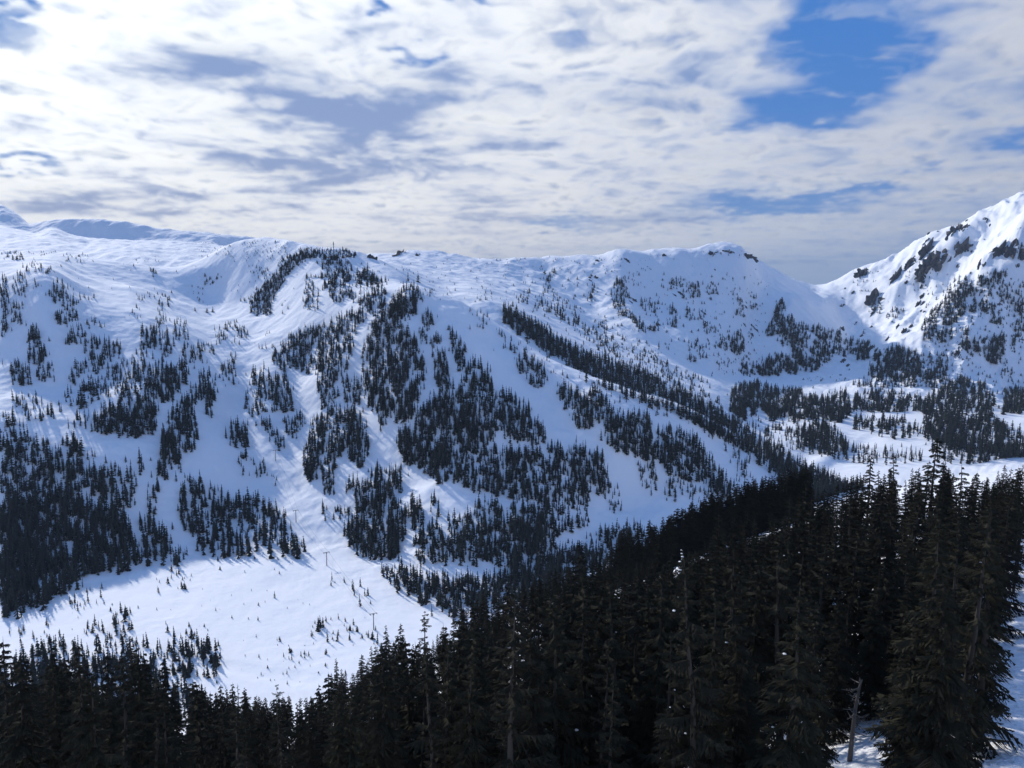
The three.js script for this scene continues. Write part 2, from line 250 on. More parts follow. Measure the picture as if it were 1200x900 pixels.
{
  // normals over the whole sheet, so that the pieces meet without a seam
  const P = (i, r) => { const at = i * NR + r; return [COLS[i] * GD[at], GH[at], -GD[at]]; };
  const NRM = new Float32Array(NC * NR * 3);
  for (let i = 0; i < NC; i++) for (let r = 0; r < NR; r++) {
    const a = P(Math.max(0, i - 1), r), b = P(Math.min(NC - 1, i + 1), r), c = P(i, Math.max(0, r - 1)), d = P(i, Math.min(NR - 1, r + 1));
    const ux = b[0] - a[0], uy = b[1] - a[1], uz = b[2] - a[2], vx = d[0] - c[0], vy = d[1] - c[1], vz = d[2] - c[2];
    let x = uy * vz - uz * vy, y = uz * vx - ux * vz, z = ux * vy - uy * vx; const l = Math.hypot(x, y, z) * (y < 0 ? -1 : 1); NRM.set([x / l, y / l, z / l], (i * NR + r) * 3);
  }
  const regionOf = (i, r) => {
    const u = COLS[i];
    if (r < START[3]) return 'hillside';
    if (r < START[4]) return 'valley_floor';
    if (u > 0.40 && r < START[10]) return 'valley_floor';
    if (r < START[9] + 12) return 'ski_mountain_slope';
    if (r >= START[14] + 6) return 'distant_terrain';
    if (u > 0.40) return 'rocky_mountain';
    return u < -0.18 ? 'distant_hills' : 'back_ridge_hill';
  };
  const map = {};
  for (let i = 0; i < NC - 1; i++) for (let r = 0; r < NR - 1; r++) (map[regionOf(i, r)] ??= []).push(i * NR + r);
  for (const [name, quads] of Object.entries(map)) {
    const id = new Map(), pos = [], nor = [], uv = [], idx = [];
    const V = (k) => { let n = id.get(k); if (n === undefined) { n = id.size; id.set(k, n); const i = Math.floor(k / NR), [x, y, z] = P(i, k - i * NR), s = name === 'hillside' ? 9 : 140; pos.push(x, y, z); nor.push(NRM[k * 3], NRM[k * 3 + 1], NRM[k * 3 + 2]); uv.push(x / s, z / s); } return n; };
    for (const k of quads) { const a = V(k), b = V(k + NR), c = V(k + NR + 1), d = V(k + 1); idx.push(a, b, c, a, c, d); }
    const g = new THREE.BufferGeometry();
    g.setAttribute('position', new THREE.Float32BufferAttribute(pos, 3)); g.setAttribute('normal', new THREE.Float32BufferAttribute(nor, 3)); g.setAttribute('uv', new THREE.Float32BufferAttribute(uv, 2)); g.setIndex(idx);
    const m = new THREE.Mesh(g, name === 'hillside' ? M.nearSnow : M.snow); m.name = name; m.receiveShadow = m.castShadow = true;
    const LB = { hillside: 'shaded snow on the near wooded slope', valley_floor: 'bright flat snowfield on the floor of the valley', ski_mountain_slope: 'snow-covered ski mountain with pistes between stands of trees', distant_terrain: 'low land far beyond the mountains', rocky_mountain: 'steep rocky snow mountain rising beyond the valley gap', distant_hills: 'smooth white hills beyond the ski mountain', back_ridge_hill: 'blue-shaded snow ridge closing the valley head' };
    tag(m, LB[name], 'terrain', null, 'structure'); scene.add(m);
  }
  // the hill goes on rising behind the viewpoint
  const g = new THREE.PlaneGeometry(1600, 900, 60, 40); g.rotateX(-Math.PI / 2); const p = g.attributes.position;
  for (let i = 0; i < p.count; i++) { const x = p.getX(i), z = p.getZ(i) + 450 - 9; p.setZ(i, z); p.setY(i, -13.5 + Math.max(0, z) * 0.42 + x * 0.03 - Math.pow(Math.max(0, Math.abs(x) - 60) / 100, 1.6) * 8 + 1.5 * fbm(x / 40, z / 40, 3)); }
  g.computeVertexNormals(); const m = new THREE.Mesh(g, M.nearSnow); m.name = 'hillside_001'; m.castShadow = m.receiveShadow = true; tag(m, 'snow slope rising behind the viewpoint', 'terrain', null, 'structure'); scene.add(m);
}
console.log('terrain mesh done', NC, NR);

// ---------------------------------------------------------------- conifers
class Tri { constructor() { this.p = []; this.c = null; } t(a, b, c, k) { this.p.push(...a, ...b, ...c); if (k) { this.c ??= []; this.c.push(...k, ...k, ...k); } } build() { const g = new THREE.BufferGeometry(); g.setAttribute('position', new THREE.Float32BufferAttribute(this.p, 3)); if (this.c) g.setAttribute('color', new THREE.Float32BufferAttribute(this.c, 3)); g.computeVertexNormals(); return g; } }
// unit tree (height 1) for the far slopes: whorls of drooping branch fans round a stem
function farConifer(seed, wide, tiers, per, ragged, dust) {
  const R = rng(seed), b = new Tri(), lean = [(R() - .5) * .03, (R() - .5) * .03];
  for (let k = 0; k < tiers; k++) {
    const f = (k + R() * 0.5) / tiers, y = 0.06 + 0.90 * f, rad = wide * Math.pow(1 - f, 0.8) * (0.75 + 0.25 * Math.min(1, f * 6)) + 0.012, a0 = R() * 6.28;
    for (let j = 0; j < per; j++) {
      if (R() < ragged * 0.35) continue;
      const a = a0 + (j + (R() - .5) * .8) / per * 6.283, r = rad * (1 - ragged * 0.6 * R() + .15 * R()), dr = 0.35 * r + 0.02 + 0.03 * R(), w = 0.34 * r + 0.012;
      const cx = lean[0] * y, cz = lean[1] * y, ca = Math.cos(a), sa = Math.sin(a);
      const top = [cx, y + 0.035, cz], tip = [cx + ca * r, y - dr, cz + sa * r], m1 = [cx + ca * r * .5 - sa * w, y - dr * .75, cz + sa * r * .5 + ca * w], m2 = [cx + ca * r * .5 + sa * w, y - dr * .75, cz + sa * r * .5 - ca * w];
      const gr = 0.8 + 0.5 * R(), col = R() < dust ? [.62, .66, .7] : [.026 * gr, .031 * gr, .028 * gr]; b.t(top, m1, tip, col); b.t(top, tip, m2, col);
    }
  }
  for (let j = 0; j < 4; j++) { const a = j * 1.5708, c = a + 1.5708, q = 0.028; b.t([Math.cos(a) * q, 0, Math.sin(a) * q], [Math.cos(c) * q, 0, Math.sin(c) * q], [lean[0], 1, lean[1]], [.03, .028, .026]); }
  return b.build();
}
const FAR = [farConifer(11, .155, 9, 6, .5, 0), farConifer(12, .19, 8, 6, .6, 0), farConifer(13, .125, 10, 5, .5, 0), farConifer(14, .22, 8, 6, .8, 0), farConifer(15, .16, 9, 6, 1.0, 0)];

// unit-metre tree for the near slope, built at height H: trunk, limbs with side sprays
function nearConifer(seed, o) {
  const R = rng(seed), H = o.H, b = new Tri(), trunk = [], clumps = [];
  const bend = (y) => [o.bend * Math.pow(y / H, 2) + 0.06 * Math.sin(y * 0.7 + seed), 0.5 * o.bend * Math.pow(y / H, 2) + 0.06 * Math.cos(y * 0.6 + seed)];
  const N = o.limbs;
  for (let k = 0; k < N; k++) {
    const f = Math.pow((k + R()) / N, 0.9), y = H * (o.low + (0.985 - o.low) * f), [cx, cz] = bend(y);
    let L = o.wide * (Math.pow(1 - f, o.taper) * (0.72 + 0.28 * Math.min(1, f * 5)) + 0.05) * (1 - o.ragged * R()) * (0.85 + 0.3 * R());
    if (R() < o.gap) continue;
    const a = k * 2.39996 + R() * 0.9, ca = Math.cos(a), sa = Math.sin(a), droop = o.droop * (0.6 + 0.8 * R()) * (1 - 0.5 * f), S = 6, sp = [];
    for (let s = 0; s <= S; s++) { const t = s / S; sp.push([cx + ca * L * t, y + L * (0.12 * (1 - f) * t * (o.up ?? 1) - droop * t * t + (o.tip ?? 0.08) * t * t * t), cz + sa * L * t]); }
    for (let s = 0; s < S; s++) {
      const p = sp[s], q = sp[s + 1], t = (s + 0.5) / S, w = (0.10 + 0.26 * Math.sin(Math.PI * Math.min(1, 0.18 + t * 0.9))) * L * o.full + 0.06;
      const th = 0.05 + 0.05 * (1 - t);
      b.t([p[0], p[1] + th * .3, p[2]], [q[0], q[1] + th * .2, q[2]], [(p[0] + q[0]) / 2, (p[1] + q[1]) / 2 - th - 0.16 * R() * o.full, (p[2] + q[2]) / 2]);
      for (const sd of [-1, 1]) for (let e = 0; e < o.sprays; e++) {
        const tt = (e + R()) / o.sprays, bx = lerp(p[0], q[0], tt), by = lerp(p[1], q[1], tt), bz = lerp(p[2], q[2], tt), ww = w * (0.40 + 0.75 * R()), fw = ww * (0.5 + 0.6 * R()), dn = ww * (0.25 + 0.75 * R());
        const tipx = bx + ca * fw - sa * sd * ww, tipz = bz + sa * fw + ca * sd * ww, tipy = by - dn, hw = 0.035 + 0.075 * ww;
        b.t([bx - ca * hw, by + 0.03, bz - sa * hw], [bx + ca * hw, by + 0.03, bz + sa * hw], [tipx, tipy, tipz]);
        const mx = lerp(bx, tipx, .55), my = lerp(by, tipy, .55), mz = lerp(bz, tipz, .55);
        b.t([mx, my + .02, mz], [mx + ca * hw * 2.2, my - 0.10 - 0.12 * R(), mz + sa * hw * 2.2], [tipx + ca * hw, tipy - 0.10 * R(), tipz + sa * hw]);
      }
    }
    const e = sp[S], g = sp[S - 1]; b.t([g[0] - sa * .10, g[1], g[2] + ca * .10], [g[0] + sa * .10, g[1], g[2] - ca * .10], [e[0] + ca * .18, e[1] - .05, e[2] + sa * .18]);
    clumps.push([sp[4][0], sp[4][1] + 0.06, sp[4][2], L * 0.16]);
  }
  const top = bend(H); for (let j = 0; j < 3; j++) { const a = j * 2.1, c = a + 2.1, [qx, qz] = bend(H * .9); b.t([qx + .07 * Math.cos(a), H * .9, qz + .07 * Math.sin(a)], [qx + .07 * Math.cos(c), H * .9, qz + .07 * Math.sin(c)], [top[0], H + .15, top[1]]); }
  const seg = 8, rad = 6, r0 = H * 0.014 + 0.05, P = (s, j) => { const y = H * 0.97 * s / seg - 0.5 * (s === 0), [cx, cz] = bend(y), r = r0 * (1 - 0.93 * s / seg), a = j / rad * 6.283; return [cx + r * Math.cos(a), y, cz + r * Math.sin(a)]; };
  const tr = new Tri(); for (let s = 0; s < seg; s++) for (let j = 0; j < rad; j++) { const A = P(s, j), B = P(s, j + 1), C = P(s + 1, j + 1), D = P(s + 1, j); tr.t(A, D, C); tr.t(A, C, B); }
  const tg = mergeVertices(tr.build().deleteAttribute('normal')); tg.computeVertexNormals();
  return { crown: b.build(), trunk: tg, clumps, H };
}
const NEAR = [
  { g: nearConifer(101, { H: 16, limbs: 80, low: .06, wide: 3.1, taper: .9, ragged: .45, gap: .08, droop: .42, full: 1.1, sprays: 3, bend: .25 }), look: 'conical' },
  { g: nearConifer(102, { H: 17, limbs: 84, low: .05, wide: 2.5, taper: .75, ragged: .5, gap: .10, droop: .55, full: 1.15, sprays: 3, bend: -.3 }), look: 'slender' },
  { g: nearConifer(103, { H: 15, limbs: 76, low: .06, wide: 3.7, taper: .8, ragged: .5, gap: .12, droop: .35, full: 1.0, sprays: 3, bend: .5 }), look: 'broad' },
  { g: nearConifer(104, { H: 16, limbs: 62, low: .10, wide: 2.9, taper: .55, ragged: .7, gap: .22, droop: .30, full: .95, sprays: 3, bend: -.6, tip: .2 }), look: 'ragged' },
  { g: nearConifer(105, { H: 14, limbs: 78, low: .04, wide: 2.7, taper: .65, ragged: .4, gap: .06, droop: .6, full: 1.2, sprays: 3, bend: .15 }), look: 'columnar' },
  { g: nearConifer(106, { H: 17, limbs: 58, low: .14, wide: 3.0, taper: .7, ragged: .6, gap: .18, droop: .25, full: .9, sprays: 3, bend: .9, up: 1.6, tip: .25 }), look: 'leaning' },
  { g: nearConifer(107, { H: 15, limbs: 34, low: .12, wide: 1.9, taper: .8, ragged: .5, gap: .1, droop: .12, full: .35, sprays: 1, bend: .1, up: .4, tip: .05 }), look: 'bare' },
  { g: nearConifer(108, { H: 13, limbs: 34, low: .15, wide: 3.4, taper: .35, ragged: .7, gap: .3, droop: .3, full: .7, sprays: 3, bend: 1.6, up: 1.6, tip: .3 }), look: 'forked' },
];
const whole = NEAR.map((v) => mergeGeometries([v.g.crown, v.g.trunk.toNonIndexed().deleteAttribute('uv')].map((g) => { const q = g.clone(); for (const k of Object.keys(q.attributes)) if (k !== 'position' && k !== 'normal') q.deleteAttribute(k); return q; })));
const clumpGeo = (() => { const R = rng(5), g = mergeVertices(new THREE.IcosahedronGeometry(1, 2).deleteAttribute('normal').deleteAttribute('uv')), p = g.attributes.position; for (let i = 0; i < p.count; i++) { const s = 1 + 0.35 * noise(p.getX(i) * 1.7 + 4, p.getZ(i) * 1.7 + p.getY(i)); p.setXYZ(i, p.getX(i) * s, Math.max(-.25, p.getY(i) * .5) * s, p.getZ(i) * s); } g.computeVertexNormals(); return g; })();
console.log('tree shapes', NEAR.map((v) => v.g.crown.attributes.position.count / 3).join(' '), FAR.map((g) => g.attributes.position.count / 3).join(' '));

// ---- the near forest: candidates on the near slope, seen front to back; the 300 that show most become things
const TOPS = [[-60, 745], [0, 748], [40, 762], [85, 748], [100, 768], [130, 752], [150, 746], [165, 766], [200, 768], [225, 790], [240, 796], [262, 806], [275, 825], [290, 828], [312, 812], [325, 815], [345, 818], [365, 818], [380, 792], [395, 774], [410, 792], [420, 780], [428, 768], [450, 738], [462, 736], [478, 744], [490, 748], [503, 745], [515, 738], [530, 724], [545, 708], [560, 694], [580, 688], [600, 679], [620, 674], [640, 670], [660, 644], [680, 640], [700, 645], [720, 658], [735, 662], [760, 652], [772, 640], [785, 648], [800, 650], [820, 645], [845, 608], [862, 608], [875, 596], [900, 612], [920, 582], [945, 568], [975, 567], [1000, 548], [1020, 536], [1040, 545], [1055, 535], [1080, 535], [1095, 525], [1110, 535], [1135, 546], [1150, 556], [1165, 545], [1200, 540], [1260, 535]];
const topAt = (() => { const f = (x) => { let i = 0; while (i < TOPS.length - 2 && x > TOPS[i + 1][0]) i++; const [a, ay] = TOPS[i], [b, by] = TOPS[i + 1]; return lerp(ay, by, Math.min(1, Math.max(0, (x - a) / (b - a)))); }; return f; })();
// snow clearings seen between the near trees
const OPEN = [[[1020, 905], [1026, 870], [1036, 845], [1044, 832], [1050, 845], [1052, 870], [1046, 905]], [[1190, 720], [1215, 700], [1215, 905], [1190, 905], [1196, 850], [1184, 800], [1192, 760]], [[205, 862], [214, 845], [226, 850], [222, 872], [208, 874]], [[896, 905], [900, 872], [918, 876], [918, 905]]];
const inside = (poly, x, y) => { let k = false; for (let i = 0, j = poly.length - 1; i < poly.length; j = i++) { const [xi, yi] = poly[i], [xj, yj] = poly[j]; if ((yi > y) !== (yj > y) && x < (xj - xi) * (y - yi) / (yj - yi) + xi) k = !k; } return k; };
const nearTrees = [];
// particular trees that stand out against the snow: top pixel, depth, shape, height
const SPECIAL = [
  [278, 800, 150, 6, 15, 'almost bare spire with thin level branches above the lower tree edge'],
  [327, 803, 165, 7, 13, 'crooked conifer with long uneven arms above the lower tree edge'],
  [497, 712, 128, 3, 15, 'tall dark conifer with separate drooping tiers beside the open snowfield'],
  [452, 731, 150, 0, 15, 'pointed dark conifer, one of two at the edge of the snowfield, with the narrower tip', ],
  [467, 728, 146, 2, 15, 'bushy dark conifer close beside a pointed one at the edge of the snowfield'],
  [394, 770, 160, 1, 14, 'dark spire standing alone above the lower tree edge by the snowfield'],
  [423, 765, 158, 4, 14, 'dense columnar dark conifer beside a lone spire at the snowfield edge'],
  [798, 634, 112, 5, 16, 'snow-laden tiered conifer rising against the blue-shaded piste'],
  [1094, 506, 84, 2, 17, 'tallest broad-crowned conifer of the near slope, rising against the far valley forest'],
  [1021, 528, 96, 1, 16, 'tall slender conifer standing before the white valley meadow'],
  [1054, 531, 98, 5, 16, 'conifer with upswept branch ends before the white valley meadow'],
  [946, 560, 108, 0, 15, 'pointed conifer where the near slope meets the dark tree belt'],
  [875, 588, 116, 1, 15, 'thin-tipped conifer above the near forest edge below the spur'],
  [845, 596, 122, 3, 15, 'sparse grey conifer with bare tip above the near forest edge'],
  [1132, 541, 80, 3, 15, 'ragged conifer with one-sided branches beside the tallest broad-crowned one'],
  [680, 630, 132, 2, 15, 'dense rounded conifer top rising above the near forest below the piste'],
  [772, 624, 120, 4, 14, 'short columnar conifer tip beside the snow-laden tiered one'],
  [1168, 628, 47, 3, 15, 'large conifer with uneven hanging boughs beside the open snow bank'],
  [1128, 655, 52, 5, 15, 'large conifer with thin trunk showing through gaps above the snow bank'],
  [150, 744, 300, 1, 19, 'slender pointed conifer tallest in the lower wood by the creek snow'],
  [86, 748, 330, 0, 19, 'dark pointed conifer in the lower wood beside the creek snow'],
];
for (const [px, py, D, v, H, label] of SPECIAL) { const [u, vv] = bearing(px, py), top = vv * D, x = u * D; const base = heightAt(u, D); nearTrees.push({ x, z: -D, y: base, H: Math.max(6, top - base), v, label, a: px * 0.7, s: 1, special: true }); }
{
  const R = rng(4242), cand = [];
  for (let D = 34; D < 430; D += lerp(2.1, 3.8, sstep(60, 300, D))) {
    const step = lerp(2.2, 3.8, sstep(60, 300, D));
    for (let x = -0.72 * D; x < 0.72 * D; x += step) {
      const X = x + (R() - .5) * step, Dd = D + (R() - .5) * 3, u = X / Dd, hh = R(), r2 = R(), r3 = R(), r4 = R();
      const c = Math.round(colOf(u)), lim = GD[c * NR + START[2]] + (u < -0.3 ? 110 : 26);
      if (Dd > lim || r4 < 0.05) continue;
      const y = heightAt(u, Dd); let H = (Dd > 200 ? 14 : lerp(14, 11, sstep(50, 90, Dd))) * (0.55 + 0.6 * hh);
      const [px, pyTop, sc] = project(X, y + H, -Dd), lim2 = topAt(px) + r3 * 34 - 4;
      if (pyTop < lim2) { H -= (lim2 - pyTop) / sc; }
      if (H < 3.2) continue;
      const [, pyBase] = project(X, y, -Dd); if (project(X, y + H, -Dd)[1] > 915) continue;
      const half = 0.11 * H * sc, tp = project(X, y + H, -Dd)[1];
      let hit = 0; for (const poly of OPEN) for (let k = 0; k <= 8; k++) { const yy = lerp(tp, pyBase, k / 8), hw = half * k / 8; if (inside(poly, px, yy) || inside(poly, px - hw * .5, yy) || inside(poly, px + hw * .5, yy)) { hit++; } }
      if (hit || (Dd < 48 && px > 986 && px < 1022)) continue;
      cand.push({ x: X, z: -Dd, y, H, v: Math.floor(r2 * 6), a: R() * 6.28, s: 0.85 + 0.3 * R() });
    }
  }
  nearTrees.push(...cand);
}
{ // what each tree shows: fill a coarse picture front to back
  const W = 600, Hh = 450, buf = new Uint8Array(W * Hh);
  nearTrees.sort((a, b) => b.z - a.z);
  for (const t of nearTrees) {
    const [px, tp, sc] = project(t.x, t.y + t.H, t.z), bp = project(t.x, t.y, t.z)[1]; let seen = 0; t.px = px; t.tp = tp; t.sc = sc;
    for (let yy = Math.max(0, Math.floor(tp / 2)); yy < Math.min(Hh, bp / 2); yy++) { const f = (yy * 2 - tp) / (bp - tp), hw = (0.01 + 0.15 * Math.min(1, f * 1.1)) * t.H * sc / 2; for (let xx = Math.max(0, Math.floor(px / 2 - hw)); xx <= Math.min(W - 1, px / 2 + hw); xx++) { const o = yy * W + xx; if (!buf[o]) { buf[o] = 1; seen++; } } }
    t.seen = seen;
  }
}
const shown = nearTrees.filter((t) => t.special || t.seen > 0);
shown.sort((a, b) => (b.special ? 1e9 : b.seen) - (a.special ? 1e9 : a.seen));
const things = shown.slice(0, 290), restNear = shown.slice(290);
console.log('near trees', nearTrees.length, 'shown', shown.length, 'least shown thing', things[things.length - 1].seen);
{
  const R = rng(99), LOOK = { conical: 'pointed conifer', slender: 'slender drooping conifer', broad: 'broad spreading conifer', ragged: 'ragged gappy conifer', columnar: 'dense columnar conifer', leaning: 'leaning upswept conifer' };
  for (const t of things) {
    const v = NEAR[t.v], g = new THREE.Group(); g.name = nm('conifer_tree'); g.position.set(t.x, t.y - 0.2, t.z); g.rotation.y = t.a; const s = t.H / v.g.H; g.scale.set(s * t.s, s, s * t.s);
    const tr = new THREE.Mesh(v.g.trunk, M.bark); tr.name = 'trunk'; g.add(tr);
    const cr = new THREE.Mesh(v.g.crown, R() < .4 ? M.needlesPale : M.needles); cr.name = 'crown'; g.add(cr);
    const laden = t.px > 600 && t.label?.startsWith('snow-laden'), nClump = laden ? 12 : R() < 0.16 ? 1 + Math.floor(R() * 3) : 0;
    for (let k = 0; k < nClump; k++) { const c = v.g.clumps[Math.floor((laden ? 0.25 + 0.7 * k / nClump : 0.15 + R() * .75) * v.g.clumps.length)], m = new THREE.Mesh(clumpGeo, M.clump); m.name = 'snow_clump'; m.position.set(c[0], c[1], c[2]); const q = laden ? 0.2 + c[3] * 0.9 : 0.05 + c[3] * 0.16 * (0.4 + R()); m.scale.set(q * 1.2, q * .95, q); m.rotation.y = R() * 6; g.add(m); }
    const low = t.px < 270 && t.z < -190, zone = low ? 'in the lower valley-edge wood' : 'in the near-slope forest', snow = [', no snow on it', ', one snow lump on it', ', two snow lumps on it', ', three snow lumps on it'][Math.min(3, nClump)], size = t.H < 7.5 ? 'short' : t.H < 10 ? 'medium-height' : t.H < 12.5 ? 'tall' : 'very tall', tint = cr.material === M.needlesPale ? 'olive' : 'blackish';
    tag(g, t.label ?? `${size} ${tint} ${LOOK[v.look]} ${zone}${snow}`, 'conifer', low ? 'conifers of the lower wood' : 'conifers of the near slope');
    shade(g); scene.add(g);
  }
}
const mat4 = (x, y, z, ry, sx, sy) => new THREE.Matrix4().compose(new THREE.Vector3(x, y, z), new THREE.Quaternion().setFromEuler(new THREE.Euler(0.05 * Math.sin(ry * 7.3), ry, 0.05 * Math.cos(ry * 11.7), 'YXZ')), new THREE.Vector3(sx, sy, sx));
function wood(name, label, list, geos, material) {   // list: {x,y,z,H,v,a,s}
  if (!list.length) return;
  const root = new THREE.Group(); root.name = name; tag(root, label, 'forest', null, 'stuff'); const R = rng(list.length);
  geos.forEach((g, v) => {
    const own = list.filter((t) => t.v === v); if (!own.length) return;
    const im = new THREE.InstancedMesh(g.geo, material, own.length); im.name = 'conifers'; im.userData.kind = 'stuff';
    own.forEach((t, k) => { const s = t.H / g.H; im.setMatrixAt(k, mat4(t.x, t.y - 0.3, t.z, t.a, s * t.s, s)); const rr = R(), q = 0.7 + 0.6 * rr * rr; im.setColorAt(k, lin(q, q * (0.95 + .1 * R()), q * (0.9 + .2 * R()))); });
    im.castShadow = im.receiveShadow = true; root.add(im);
  });
  scene.add(root);
}

